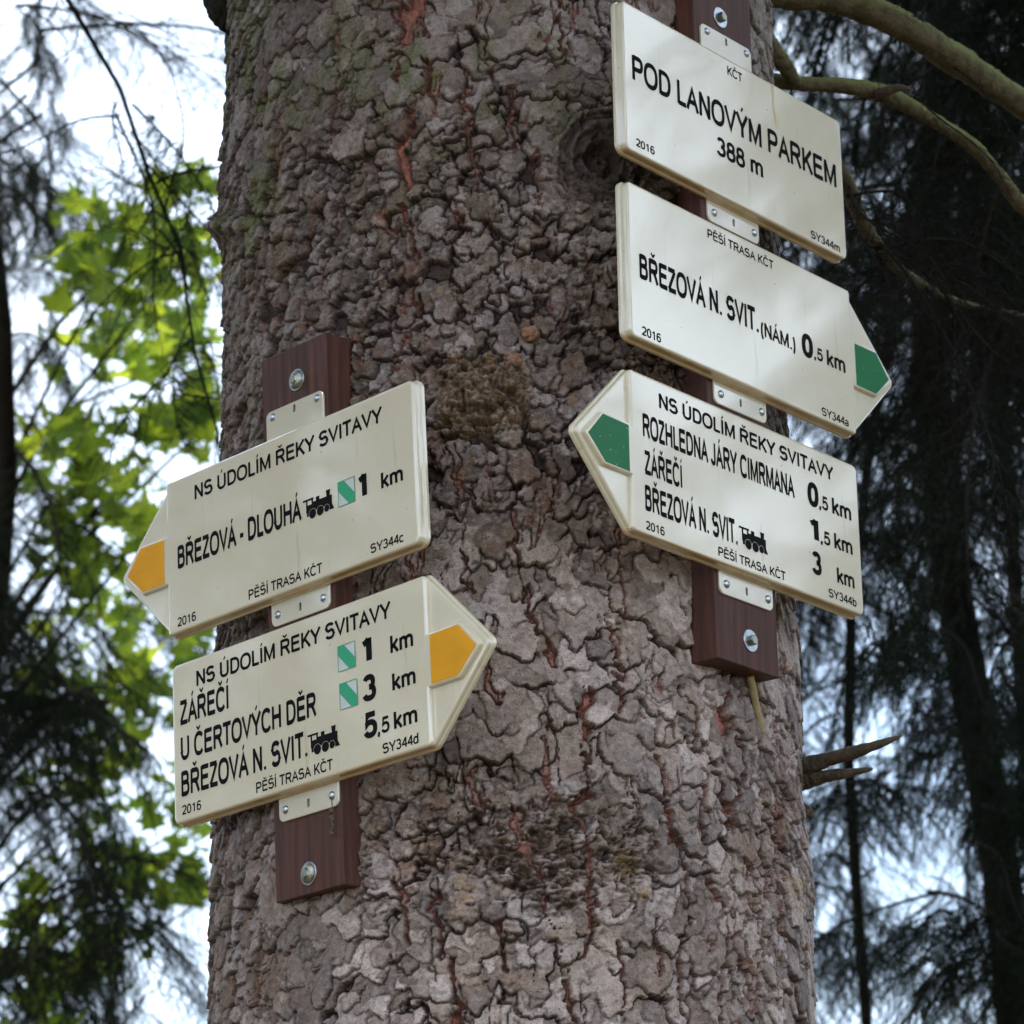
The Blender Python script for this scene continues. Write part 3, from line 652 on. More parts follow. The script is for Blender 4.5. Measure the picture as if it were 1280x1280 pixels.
# ---- Helvetica-like stroke lettering, drawn as flat print. em units, cap height .716
def arc(cx, cy, rx, ry, a0, a1, n=14):
    out = []
    for i in range(n + 1):
        a = radians(a0 + (a1 - a0) * i / n); c, s = cos(a), sin(a)
        out.append((cx + rx * math.copysign(abs(c) ** .84, c), cy + ry * math.copysign(abs(s) ** .84, s)))
    return out
s_ = .093; h_ = s_ / 2; CH = .716; XH = .519
def g_S(w, L, R):
    m = (L + R) / 2; r = (R - L) / 2
    return [arc(m, CH - h_ - .155, r * .93, .155, 22, 180, 10) + arc(m, CH - h_ - .155, r * .93, .160, 180, 262, 6) + arc(m, h_ + .175, r, .178, 78, 0, 6) + arc(m, h_ + .175, r, .175, 0, -160, 12)]
G = {
 'A': (.667, [[(.045, 0), (.333, CH - .075), (.622, 0)], [(.145, .25), (.522, .25)]]),
 'B': (.667, [[(.125, 0), (.125, CH)], [(.125, CH - h_), (.36, CH - h_)] + arc(.37, .53, .15, .139, 90, -90) + [(.125, .391)], [(.36, .391)] + arc(.38, .218, .18, .172, 90, -90) + [(.125, h_)]]),
 'C': (.722, [arc(.385, .358, .29, .318, 38, 322, 26)]),
 'D': (.722, [[(.125, 0), (.125, CH)], [(.125, CH - h_), (.32, CH - h_)] + arc(.32, .358, .30, .311, 90, -90, 18) + [(.125, h_)]]),
 'E': (.667, [[(.125, 0), (.125, CH)], [(.125, CH - h_), (.61, CH - h_)], [(.125, .378), (.575, .378)], [(.125, h_), (.62, h_)]]),
 'H': (.722, [[(.125, 0), (.125, CH)], [(.6, 0), (.6, CH)], [(.125, .378), (.6, .378)]]),
 'I': (.278, [[(.14, 0), (.14, CH)]]),
 'J': (.5, [[(.375, CH), (.375, .22)] + arc(.22, .20, .155, .155, 0, -175, 10)]),
 'K': (.667, [[(.125, 0), (.125, CH)], [(.60, CH), (.125, .25)], [(.29, .40), (.62, 0)]]),
 'L': (.556, [[(.125, 0), (.125, CH)], [(.125, h_), (.52, h_)]]),
 'M': (.833, [[(.12, 0), (.12, CH)], [(.135, CH - .04), (.416, .085), (.698, CH - .04)], [(.713, 0), (.713, CH)]]),
 'N': (.722, [[(.125, 0), (.125, CH)], [(.14, CH - .05), (.585, .05)], [(.6, 0), (.6, CH)]]),
 'O': (.778, [arc(.389, .358, .305, .322, 0, 360, 32)]),
 'P': (.667, [[(.125, 0), (.125, CH)], [(.125, CH - h_), (.37, CH - h_)] + arc(.39, .50, .18, .169, 90, -90) + [(.125, .331)]]),
 'R': (.722, [[(.125, 0), (.125, CH)], [(.125, CH - h_), (.40, CH - h_)] + arc(.42, .515, .18, .154, 90, -90) + [(.125, .361)], [(.38, .35), (.47, .27), (.64, 0)]]),
 'S': (.667, g_S(.667, .09, .57)),
 'T': (.611, [[(.305, 0), (.305, CH)], [(.02, CH - h_), (.59, CH - h_)]]),
 'U': (.722, [[(.125, CH), (.125, .26)] + arc(.361, .26, .236, .222, 180, 360, 16) + [(.597, CH)]]),
 'V': (.667, [[(.045, CH), (.333, .075), (.622, CH)]]),
 'Y': (.667, [[(.04, CH), (.333, .31), (.627, CH)], [(.333, .32), (.333, 0)]]),
 'Z': (.611, [[(.05, CH - h_), (.53, CH - h_)], [(.52, CH - h_ - .01), (.07, h_ + .01)], [(.05, h_), (.57, h_)]]),
 '0': (.556, [arc(.278, .35, .19, .32, 0, 360, 28)]),
 '1': (.556, [[(.32, 0), (.32, .69)], [(.32, .66), (.24, .58), (.13, .53)]]),
 '2': (.556, [arc(.28, .50, .19, .175, 165, -25, 14) + [(.33, .27), (.10, .075)], [(.05, h_), (.51, h_)]]),
 '3': (.556, [arc(.265, .515, .165, .155, 160, -90, 14), arc(.265, .205, .195, .17, 90, -165, 14)]),
 '4': (.556, [[(.40, 0), (.40, .70)], [(.39, .68), (.06, .215)], [(.03, .21), (.53, .21)]]),
 '5': (.556, [[(.48, .66), (.17, .66), (.115, .35)] + arc(.27, .235, .20, .195, 130, -160, 18)]),
 '6': (.556, [arc(.285, .225, .185, .19, 0, 360, 22), arc(.31, .36, .215, .315, 45, 200, 14)]),
 '8': (.556, [arc(.278, .525, .16, .145, 0, 360, 22), arc(.278, .20, .195, .175, 0, 360, 22)]),
 'a': (.556, [arc(.26, .345, .17, .15, 165, 0, 10) + [(.43, .02)], [(.43, .29), (.30, .27)] + arc(.21, .145, .13, .11, 95, 290, 10) + [(.38, .10), (.43, .16)]]),
 'b': (.556, [[(.11, 0), (.11, CH)], arc(.30, .26, .18, .225, 0, 360, 22)]),
 'c': (.5, [arc(.27, .26, .19, .225, 40, 320, 20)]),
 'd': (.556, [[(.445, 0), (.445, CH)], arc(.255, .26, .18, .225, 0, 360, 22)]),
 'k': (.5, [[(.11, 0), (.11, CH)], [(.44, .51), (.11, .19)], [(.22, .30), (.45, 0)]]),
 'm': (.833, [[(.11, 0), (.11, XH)], [(.11, .33)] + arc(.25, .33, .14, .15, 170, 0, 10) + [(.405, 0)], [(.405, .33)] + arc(.56, .33, .15, .15, 170, 0, 10) + [(.71, 0)]]),
 '.': (.278, [[(.14, 0), (.14, .10)]]), ',': (.278, [[(.14, .10), (.14, 0), (.10, -.12)]]), '-': (.333, [[(.03, .26), (.30, .26)]]),
 '(': (.333, [arc(.42, .26, .28, .48, 125, 235, 12)]), ')': (.333, [arc(-.09, .26, .28, .48, 55, -55, 12)]), ' ': (.278, []),
}
ACC = {'Á': ('A', 'a'), 'Í': ('I', 'a'), 'Ú': ('U', 'a'), 'Ý': ('Y', 'a'), 'Č': ('C', 'c'), 'Ď': ('D', 'c'), 'Ě': ('E', 'c'), 'Ř': ('R', 'c'), 'Š': ('S', 'c')}
def text_strokes(txt):
    x = 0; out = []
    for ch in txt:
        acc = None
        if ch in ACC: ch, acc = ACC[ch]
        w, st = G[ch]
        for p in st: out.append([(x + a, b) for a, b in p])
        if acc == 'a': out.append([(x + w / 2 - .035, .79), (x + w / 2 + .065, .92)])
        if acc == 'c': out.append([(x + w / 2 - .13, .91), (x + w / 2, .81), (x + w / 2 + .13, .91)])
        x += w
    return out, x
def stroke_strip(mb, pts, wd, z, mi=0):
    P = [Vector(p) for p in pts]; n = len(P); closed = (P[0] - P[-1]).length < 1e-6
    if closed: P = P[:-1]; n -= 1
    b = len(mb.v)
    for i in range(n):
        a = P[i - 1] if (closed or i > 0) else None; c = P[(i + 1) % n] if (closed or i < n - 1) else None
        d1 = (P[i] - a).normalized() if a is not None else (c - P[i]).normalized(); d2 = (c - P[i]).normalized() if c is not None else d1
        n1 = Vector((-d1.y, d1.x)); n2 = Vector((-d2.y, d2.x)); m = n1 + n2
        m = m / max(.35 * m.length if m.length > 0 else 1, m.dot(n1)) if m.length > 1e-6 else n1
        if m.length > 1.75: m = m.normalized() * 1.75
        mb.v.append((P[i].x + m.x * wd / 2, P[i].y + m.y * wd / 2, z)); mb.v.append((P[i].x - m.x * wd / 2, P[i].y - m.y * wd / 2, z))
    for i in range(n if closed else n - 1):
        j = (i + 1) % n; mb.f.append((b + 2 * i, b + 2 * i + 1, b + 2 * j + 1, b + 2 * j)); mb.m.append(mi)
LIFT = .00035
def lettering(parent, txt, u0, u1, v, cap, bold=1.0):
    st, w = text_strokes(txt)
    xs = [p[0] for s in st for p in s]; xmin, xmax = min(xs) - h_, max(xs) + h_
    sx = (u1 - u0) / (xmax - xmin); sy = cap / CH
    mb = MB()
    for s in st:
        tmp = MB(); stroke_strip(tmp, s, s_ * (bold if max(p[1] for p in s) < .8 or min(p[1] for p in s) < .7 else .85), 0)
        mb.add([(u0 + (p[0] - xmin) * sx, v + p[1] * sy, LIFT) for p in tmp.v], tmp.f)
    mb.build('lettering', M_INK, parent, smooth=False)
def poly(mb, pts, z, mi=0):
    tess(mb, [Vector(p) for p in pts], [], z, mi)
def train(parent, u0, u1, v0, h):
    w = u1 - u0; mb = MB(); q = lambda L: [(u0 + a * w, v0 + b * h) for a, b in L]
    poly(mb, q([(.10, .30), (.98, .30), (.98, .80), (.34, .80), (.34, .95), (.29, .95), (.29, .70), (.15, .70), (.15, .95), (.10, .95)]), LIFT)
    poly(mb, q([(0, .93), (.36, .93), (.36, 1.03), (0, 1.03)]), LIFT * 1.4)
    poly(mb, q([(.44, .79), (.56, .79), (.56, 1.0), (.44, 1.0)]), LIFT)
    poly(mb, q([(.80, .79), (.91, .79), (.93, 1.12), (.78, 1.12)]), LIFT)
    poly(mb, q([(.86, .31), (.98, .31), (1.05, .02), (.90, .02)]), LIFT)
    poly(mb, q([(.12, .31), (.24, .31), (.24, .10), (.12, .10)]), LIFT)
    ux, vy = w, h
    for cx, r in ((.32, .12), (.58, .12), (.80, .09)):
        c = [(u0 + cx * w + r * w * cos(a * pi / 8), v0 + (.17) * h + r * w * .95 * sin(a * pi / 8)) for a in range(16)]
        poly(mb, c, LIFT * 1.2)
    mb.build('locomotive_symbol', M_INK, parent, smooth=False)
    mb = MB()
    for cx, r in ((.32, .125), (.58, .125), (.80, .095)):
        stroke_strip(mb, [(u0 + cx * w + r * w * cos(a * pi / 8), v0 + .17 * h + r * w * .95 * sin(a * pi / 8)) for a in range(17)], .00035, LIFT * 1.8)
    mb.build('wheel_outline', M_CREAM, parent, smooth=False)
def flag(parent, u0, u1, v0, h):
    mb = MB(); poly(mb, [(u0, v0), (u1, v0), (u1, v0 + h), (u0, v0 + h)], LIFT, 0)
    w = u1 - u0; k = .36
    poly(mb, [(u0, v0 + h), (u0, v0 + h * (1 - k)), (u0 + w * (1 - k), v0), (u1, v0), (u1, v0 + h * k), (u0 + w * k, v0 + h)], LIFT * 2, 1)
    stroke_strip(mb, [(u0, v0), (u1, v0), (u1, v0 + h), (u0, v0 + h), (u0, v0)], .0009, LIFT * 2.6, 1)
    mb.build('trail_mark', [M_PALE, M_TEAL], parent, smooth=False)

def dome(mb, c, r, h, z0, mi=0, n=16, rings=5):
    b = len(mb.v)
    for i in range(rings + 1):
        a = pi / 2 * i / rings
        for k in range(n): mb.v.append((c[0] + r * cos(a) * cos(2 * pi * k / n), c[1] + r * cos(a) * sin(2 * pi * k / n), z0 + h * sin(a)))
    for i in range(rings):
        for k in range(n): mb.f.append((b + i * n + k, b + i * n + (k + 1) % n, b + (i + 1) * n + (k + 1) % n, b + (i + 1) * n + k)); mb.m.append(mi)
def disc(mb, c, r, r_in, z0, t, mi=0, n=28):
    O = [Vector((c[0] + r * cos(2 * pi * k / n), c[1] + r * sin(2 * pi * k / n))) for k in range(n)]
    I = [Vector((c[0] + (r - .0006) * cos(2 * pi * k / n), c[1] + (r - .0006) * sin(2 * pi * k / n))) for k in range(n)]
    strip(mb, O, z0, O, z0 + t * .7, mi); strip(mb, O, z0 + t * .7, I, z0 + t, mi)
    tess(mb, I, [], z0 + t, mi)
def hexa(mb, c, r, z0, t, mi, rot=.3, top_r=.85):
    O = [Vector((c[0] + r * cos(rot + pi / 3 * k), c[1] + r * sin(rot + pi / 3 * k))) for k in range(6)]
    I = [Vector((c[0] + r * top_r * cos(rot + pi / 3 * k), c[1] + r * top_r * sin(rot + pi / 3 * k))) for k in range(6)]
    strip(mb, O, z0, O, z0 + t * .75, mi); strip(mb, O, z0 + t * .75, I, z0 + t, mi); tess(mb, I, [], z0 + t, mi)

def tab(parent, top, vend):
    u0, u1 = .1905, .3045; v0, v1 = (SH - .02, vend) if top else (vend, .02)
    r = .009; rr = [.002, .002, r, r] if top else [r, r, .002, .002]
    O = rounded([(u0, v0), (u1, v0), (u1, v1), (u0, v1)], rr, 5)
    vs = SH + .0385 if top else -.0200; us = .2475
    z1 = -ST + .0012
    slot = [Vector((us + .0026 * cos(a), vs + (.0032 if sin(a) > 0 else -.0032) + .0026 * sin(a))) for a in [2 * pi * (k + .5) / 12 for k in range(12)]]
    mb = MB(); I = inset(O, .0008)
    strip(mb, O, z1 - .003, O, z1 - .0008); strip(mb, O, z1 - .0008, I, z1); tess(mb, I, [slot], z1)
    strip(mb, slot, z1 - .003, slot, z1)
    t = mb.build('mounting_tab', M_CREAM2, parent, smooth=False)
    mb = MB(); poly(mb, [(us - .004, vs - .008), (us + .004, vs - .008), (us + .004, vs + .008), (us - .004, vs + .008)], z1 - .0028)
    mb.build('slot', M_HOLE, t, smooth=False)
    for du in (-.0445, .0445):
        mb = MB(); dome(mb, (us + du + .001, vs), .0056, .0034, z1); mb.build('screw', M_STEEL, t)

def make_sign(G_, su, sv, side, items, label, band=None, tabs=(1, 1)):
    root = empty('trail_sign'); root.matrix_world = frame(G_, su, sv)
    tag(root, label, 'sign', 'cream plastic trail signs on the spruce trunk')
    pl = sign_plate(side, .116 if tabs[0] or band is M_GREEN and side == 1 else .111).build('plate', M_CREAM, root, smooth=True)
    md = pl.modifiers.new('edge', 'EDGE_SPLIT'); md.split_angle = radians(38)
    if side:
        X = (lambda u: SW + u) if side == 1 else (lambda u: -u)
        pts = [(X(.0085), .0735), (X(.0555), .0735), (X(.0885), .1035), (X(.0590), .1355), (X(.0085), .1345)]
        mb = MB(); p = [Vector(a) for a in pts]
        if side == -1: p = p[::-1]
        tess(mb, p, [], .0005); q2 = [Vector(a) for a in p]; strip(mb, q2, 0, q2, .0005)
        mb.build('colour_band', band, root, smooth=False)
    for it in items:
        t = it[0]; u0, u1, v, cap = it[1:5]; bold = 1.36 * (it[5] if len(it) > 5 else 1.12)
        if t == '[train]': train(root, u0, u1, v, cap)
        elif t == '[flag]': flag(root, u0, u1, v, cap)
        else: lettering(root, t, u0, u1, v, cap, bold)
    if tabs[0]: tab(root, True, SH + .0480)
    if tabs[1]: tab(root, False, -.0345)
    return root
sm = make_sign(GR, -.1995, .5198, 0, [("POD LANOVÝM PARKEM", .0173, .4726, .1030, .0350), ("388 m", .1955, .2975, .0583, .0262), ("KČT", .2262, .2600, .1872, .0130, 1.0), ("2016", .0192, .0581, .0088, .0110, 1.0), ("SY344m", .4050, .4733, .0048, .0115, 1.0)],
 'plain rectangular cream sign reading POD LANOVÝM PARKEM 388 m, topmost at right')
mb = MB(); q_ = [(.3258, .2105), (.3338, .2105), (.3325, .195), (.3318, .180), (.3345, .168), (.3385, .157), (.3400, .150), (.3350, .148), (.3315, .158), (.3290, .172), (.3275, .190)][::-1]
poly(mb, q_, LIFT * .6); mb.build('sap_streak', flat('sap_stain', (.60, .48, .22), .4, 0, 60, .15), sm, smooth=False)
sa = make_sign(GR, -.2004, .2608, 1, [("PĚŠÍ TRASA KČT", .1678, .3141, .1865, .0125, 1.0), ("BŘEZOVÁ N. SVIT.", .0207, .2724, .0833, .0325, 1.2), ("(NÁM.)", .2790, .3556, .0812, .0205), ("0", .3735, .3950, .0826, .0300, 1.5), (",5", .3990, .4195, .0840, .0175), ("km", .4300, .4719, .0830, .0225), ("2016", .0205, .0595, .0050, .0120, 1.0), ("SY344a", .4111, .4731, .0047, .0118, 1.0)],
 'cream sign with green right arrow reading BŘEZOVÁ N. SVIT. (NÁM.) 0,5 km', M_GREEN, (0, 1))
sb = make_sign(GR, -.2042, 0, -1, [("NS ÚDOLÍM ŘEKY SVITAVY", .0560, .4345, .1757, .0195), ("ROZHLEDNA JÁRY CIMRMANA", .0209, .3418, .1280, .0300, 1.15), ("ZÁŘEČÍ", .0215, .0985, .0790, .0300, 1.15), ("BŘEZOVÁ N. SVIT.", .0213, .2102, .0310, .0320, 1.15), ("[train]", .2150, .2735, .0325, .0250), ("PĚŠÍ TRASA KČT", .1690, .3139, .0064, .0120, 1.0), ("2016", .0202, .0577, .0052, .0112, 1.0),
 ("0", .3740, .3947, .1290, .0300, 1.5), (",5", .3977, .4179, .1290, .0185), ("km", .4285, .4710, .1285, .0225), ("1", .3733, .3908, .0805, .0290, 1.4), (",5", .3970, .4190, .0799, .0180), ("km", .4296, .4699, .0798, .0215), ("3", .3759, .3945, .0335, .0290, 1.4), ("km", .4319, .4703, .0322, .0212), ("SY344b", .4098, .4732, .0074, .0117, 1.0)],
 'lowest cream sign on the right board, green left arrow, starting ROZHLEDNA JÁRY CIMRMANA', M_GREEN, (0, 1))
sc_ = make_sign(GL, -.2038, .2566, -1, [("NS ÚDOLÍM ŘEKY SVITAVY", .0592, .4332, .1730, .0200), ("BŘEZOVÁ - DLOUHÁ", .0209, .2732, .0869, .0300, 1.2), ("[train]", .2775, .3345, .0845, .0250), ("[flag]", .3460, .3770, .0834, .0325), ("1", .3837, .3976, .0857, .0295, 1.5), ("km", .4273, .4663, .0856, .0205), ("SY344c", .4028, .4636, .0073, .0120, 1.0), ("PĚŠÍ TRASA KČT", .1651, .3109, .0070, .0130, 1.0), ("2016", .0171, .0558, .0069, .0120, 1.0)],
 'cream sign with yellow arrow pointing left, reading BŘEZOVÁ - DLOUHÁ 1 km', M_YELLOW)
sd_ = make_sign(GL, -.1997, 0, 1, [("NS ÚDOLÍM ŘEKY SVITAVY", .0511, .4308, .1738, .0205), ("ZÁŘEČÍ", .0145, .1160, .1296, .0310, 1.15), ("U ČERTOVÝCH DĚR", .0162, .2860, .0820, .0300, 1.15), ("BŘEZOVÁ N. SVIT.", .0159, .2661, .0339, .0318, 1.15), ("[train]", .2680, .3260, .0340, .0250), ("[flag]", .3310, .3630, .1272, .0325), ("[flag]", .3320, .3645, .0782, .0330), ("1", .3753, .3909, .1290, .0298, 1.5), ("km", .4283, .4682, .1283, .0219), ("3", .3753, .3971, .0799, .0300, 1.4), ("km", .4292, .4699, .0808, .0212), ("5", .3749, .3971, .0330, .0298, 1.4), (",5", .3987, .4203, .0325, .0195), ("km", .4295, .4701, .0325, .0212), ("SY344d", .4070, .4710, .0064, .0125, 1.0), ("PĚŠÍ TRASA KČT", .1663, .3146, .0070, .0135, 1.0), ("2016", .0152, .0547, .0091, .0120, 1.0)],
 'lower cream sign of the left board, yellow arrow pointing right, listing three places', M_YELLOW, (0, 1))

# ------------------------------------------------------------------ backing boards with bolts
def board(G_, u0, u1, v0, v1, bolts, label):
    root = empty('mounting_board'); root.matrix_world = frame(G_, 0, 0, -.0185)
    tag(root, label, 'board', 'brown wooden boards under the signs')
    O = rounded([(u0, v0), (u1, v0), (u1, v1), (u0, v1)], .0015, 2); I = inset(O, .0012)
    mb = MB(); n = 40
    strip(mb, O, -.044, O, -.0012); strip(mb, O, -.0012, I, 0); tess(mb, I, [], 0); tess(mb, [p for p in O], [], -.044)
    mb.build('plank', M_WOOD, root, smooth=False)
    for (u, v, big) in bolts:
        w = MB(); disc(w, (u, v), .0150, 0, 0, .0016); wo_ = w.build('washer', M_STEEL, root, smooth=False)
        b = MB()
        if big: dome(b, (u, v), .0128, .0055, .0016, 0, 20, 6)
        hexa(b, (u, v), .0072, .0016, .0068, 0, random.uniform(0, 1), .8)
        b.build('bolt_head', M_BRASS, wo_, smooth=False)
    return root
def dry_twig(px, py, ln, label, G_, u, v):
    root = empty('dry_twig'); root.matrix_world = frame(G_, u, v, -.0165); tag(root, label, 'twig'); r = random.Random(int(px))
    mb = MB(); P = [Vector((.0012 * sin(3 * t * 6), -ln * t, .0015 + .002 * t)) for t in [i / 9 for i in range(10)]]
    mb.tube(P, [.0005 + .0004 * (i > 6) for i in range(10)], 5); mb.build('stem', M_DEAD, root)
    mb = MB()
    for i in range(16):
        t = r.uniform(.45, 1); c = Vector((r.gauss(0, .0016), -ln * t, .003 + r.uniform(0, .003)))
        mb.add(*lumpy(c, r.uniform(.0012, .0028), i, (1, r.uniform(.8, 1.6), .6), .3, 7, 5))
    mb.build('dry_scale', M_DEAD, root); tag(root.children[-1], kind='stuff')
dry_twig(418, 1000, .055, 'tiny dry twig caught beside the lowest tab on the left board', GL, .094, -.0450 + .03)
board(GR, -.0205, .1110, -.1215, .94, [(.0394, .804, 0), (.0505, -.084, 0)], 'dark red-brown wooden board behind the three right signs')
board(GL, -.0235, .1065, -.1340, .5930, [(.0477, .5444, 1), (.0417, -.1083, 1)], 'dark red-brown wooden board behind the two left signs')

# ------------------------------------------------------------------ ground
g = 300
gm = MB(); n = 24
for i in range(n + 1):
    for j in range(n + 1):
        x = -g + 2 * g * i / n; y = -g + 2 * g * j / n; gm.v.append((x, y, .0 + .25 * sin(x * .05) * sin(y * .06)))
for i in range(n):
    for j in range(n): gm.f.append((i * (n + 1) + j, (i + 1) * (n + 1) + j, (i + 1) * (n + 1) + j + 1, i * (n + 1) + j + 1)); gm.m.append(0)
go = gm.build('ground', m_ground()); tag(go, 'forest floor of brown litter and moss under the trees', None, None, 'structure')

# ------------------------------------------------------------------ background trees
def needle_branch(seed, L=1.7, nsec=34, droop=.5, dens=1.0, tert=True):
    """a spruce bough along +X with drooping side twigs and needles"""
    r = random.Random(seed); mb = MB(); V_ = []; F_ = []
    main = []
    for i in range(13):
        t = i / 12; main.append(Vector((L * t, .05 * sin(3 * t + seed), .10 * L * sin(2.2 * t) - droop * .45 * L * t * t)))
    mb.tube(main, [.013 * (1 - .85 * i / 12) * (L / 1.7) + .0015 for i in range(13)], 5, 0)
    def pt_(t): x = t * 12; i = min(int(x), 11); return main[i].lerp(main[i + 1], x - i)
    nb = []
    def twig(p0, d, ln, sag, rad):
        k = 5; pts = [p0 + d * ln * (j / k) + Vector((0, 0, -sag * ln * (j / k) ** 2)) for j in range(k + 1)]
        mb.tube(pts, [rad * (1 - .7 * j / k) for j in range(k + 1)], 3, 0, cap=False); return pts
    def needles(pts, step):
        for a, b in zip(pts[:-1], pts[1:]):
            d = b - a; l = d.length; m = max(1, int(l / step)); d.normalize()
            for q in range(m):
                p = a.lerp(b, (q + r.random()) / m); s = Vector((r.gauss(0, 1), r.gauss(0, 1), r.gauss(0, 1))).cross(d)
                if s.length < 1e-3: continue
                s.normalize(); v = (s * .85 + d * .7).normalized() * r.uniform(.013, .021); w = d.cross(s) * .0026
                i = len(mb.v); mb.v += [tuple(p - w), tuple(p + w), tuple(p + v)]; mb.f.append((i, i + 1, i + 2)); mb.m.append(1)
    for i in range(nsec):
        t = .10 + .90 * i / nsec; sgn = 1 if i % 2 else -1
        ln = L * (.34 * (1 - .55 * t) + .05) * r.uniform(.6, 1.25)
        d = Vector((.55 + .3 * t, sgn * r.uniform(.6, 1), r.uniform(-.35, .15))).normalized()
        pts = twig(pt_(t), d, ln, r.uniform(.35, 1.1) * droop * 1.6, .0035)
        needles(pts[2:], .0045 / dens)
        nt_ = int(ln / .042)
        for j in range(nt_):
            f = (j + 1) / (nt_ + 1) * 5; k = min(int(f), 4); p = pts[k].lerp(pts[k + 1], f - k)
            dd = (d * .6 + Vector((r.uniform(-.3, .3), sgn * r.uniform(-.6, .6), r.uniform(-1.0, -.1)))).normalized()
            tp = twig(p, dd, r.uniform(.06, .17), .4, .0018); needles(tp, .0042 / dens)
    return mb.build('branch_mesh', [M_TWIG, M_NEEDLE], None, True, linkit=False)
def bare_branch(seed, L=1.6, n=26):
    r = random.Random(seed); mb = MB()
    main = [Vector((L * i / 14, .06 * sin(i * .6 + seed), -.25 * L * (i / 14) ** 2)) for i in range(15)]
    mb.tube(main, [.009 * (1 - .85 * i / 14) + .001 for i in range(15)], 6, 0)
    for i in range(n):
        t = .1 + .88 * i / n; x = t * 14; k = min(int(x), 13); p = main[k].lerp(main[k + 1], x - k)
        d = Vector((r.uniform(.1, .8), r.choice((-1, 1)) * r.uniform(.4, 1), r.uniform(-.9, .3))).normalized(); ln = r.uniform(.15, .5)
        pts = [p + d * ln * j / 5 + Vector((r.uniform(-.01, .01), r.uniform(-.01, .01), -.35 * ln * (j / 5) ** 2)) for j in range(6)]
        mb.tube(pts, [.0032 * (1 - .75 * j / 5) for j in range(6)], 4, 0, cap=False)
        for _ in range(3):
            q = pts[r.randint(1, 4)]; d2 = (d + Vector((r.uniform(-1, 1), r.uniform(-1, 1), r.uniform(-1, .3)))).normalized(); l2 = r.uniform(.06, .2)
            mb.tube([q, q + d2 * l2 * .5, q + d2 * l2 + Vector((0, 0, -.02))], [.0018, .0014, .0006], 3, 0, cap=False)
    return mb.build('bare_mesh', [M_TWIG, M_NEEDLE], None, True, linkit=False)
def hanging_bough(seed, L=1.0):
    """a bough whose side twigs hang straight down in combs"""
    r = random.Random(seed); mb = MB()
    main = [Vector((L * i / 12, .04 * sin(i * .5 + seed), -.30 * L * (i / 12) ** 1.6)) for i in range(13)]
    mb.tube(main, [.009 * (1 - .8 * i / 12) + .001 for i in range(13)], 5, 0)
    def nd(pts, step):
        for a, b in zip(pts[:-1], pts[1:]):
            d = b - a; l = d.length; m = max(1, int(l / step)); d.normalize()
            for q in range(m):
                p = a.lerp(b, (q + r.random()) / m); s_v = Vector((r.gauss(0, 1), r.gauss(0, 1), r.gauss(0, 1))).cross(d)
                if s_v.length < 1e-3: continue
                s_v.normalize(); v = (s_v * .75 + d * .8).normalized() * r.uniform(.012, .019); w = d.cross(s_v) * .0020
                i = len(mb.v); mb.v += [tuple(p - w), tuple(p + w), tuple(p + v)]; mb.f.append((i, i + 1, i + 2)); mb.m.append(1)
    nd(main, .004)
    for i in range(24):
        t = .08 + .92 * i / 24; x = t * 12; k = min(int(x), 11); p = main[k].lerp(main[k + 1], x - k)
        d = Vector((r.uniform(-.2, .6), r.uniform(-.5, .5), -1)).normalized(); ln = r.uniform(.10, .42) * L
        pts = [p + d * ln * j / 5 + Vector((.02 * sin(j + i), .02 * cos(j * 1.3 + i), 0)) * (j / 5) for j in range(6)]
        mb.tube(pts, [.0025 * (1 - .7 * j / 5) for j in range(6)], 3, 0, cap=False); nd(pts, .0035)
        for j in range(int(ln / .05)):
            q = pts[min(4, int((j + 1) * .05 / ln * 5))]; d2 = (d * .6 + Vector((r.uniform(-1, 1), r.uniform(-1, 1), -.3))).normalized(); l2 = r.uniform(.04, .11)
            nd([q, q + d2 * l2], .0035)
    return mb.build('bough_mesh', [M_TWIG, M_NEEDLE], None, True, linkit=False)
HB = [hanging_bough(60 + i) for i in range(4)]
BR = [needle_branch(i, L=1.7, droop=.35 + .22 * (i % 3), dens=1.0) for i in range(5)]
BARE = [bare_branch(40 + i) for i in range(3)]
def place(mesh, parent, p, direction, scale=1.0, name='branch', twist=0.0):
    o = bpy.data.objects.new(name, mesh); link(o, parent)
    d = Vector(direction).normalized(); up = Vector((0, 0, 1))
    y = up.cross(d)
    if y.length < .05: y = Vector((0, 1, 0)).cross(d)
    y.normalize(); z = d.cross(y); M = Matrix([[d.x, y.x, z.x, 0], [d.y, y.y, z.y, 0], [d.z, y.z, z.z, 0], [0, 0, 0, 1]])
    M = M @ Matrix.Rotation(twist, 4, 'X') @ Matrix.Scale(scale, 4)
    M.translation = Vector(p) - (parent.location if parent else Vector())
    o.matrix_local = M; return o
def conifer(x, y, h, r0, label, zlo, zhi, nb, seed, bscale=1.0, lean=(0, 0), group='spruces standing behind the big trunk', aim=None):
    root = empty('spruce_tree', (x, y, 0)); tag(root, label, 'tree', group)
    r = random.Random(seed); mb = MB()
    pts = [Vector((lean[0] * t * t + .04 * sin(6 * t + seed), lean[1] * t * t, h * t - .1)) for t in [i / 24 for i in range(25)]]
    mb.tube(pts, [r0 * (1 - .8 * i / 24) * (1.25 if i == 0 else 1) for i in range(25)], 12, jit=.06); mb.build('trunk', M_TWIG, root)
    for i in range(nb):
        z = zlo + (zhi - zlo) * (i + r.random()) / nb; t = z / h
        k = min(int(t * 24), 23); c = pts[k].lerp(pts[k + 1], t * 24 - k)
        a = i * 2.4 + r.uniform(-.5, .5)
        d = Vector((cos(a), sin(a), r.uniform(-.25, .15)))
        place(r.choice(BR), root, c + root.location, d, bscale * r.uniform(.7, 1.15) * (1 - .55 * max(0, t - .3)), twist=r.uniform(-.3, .3))
    return root

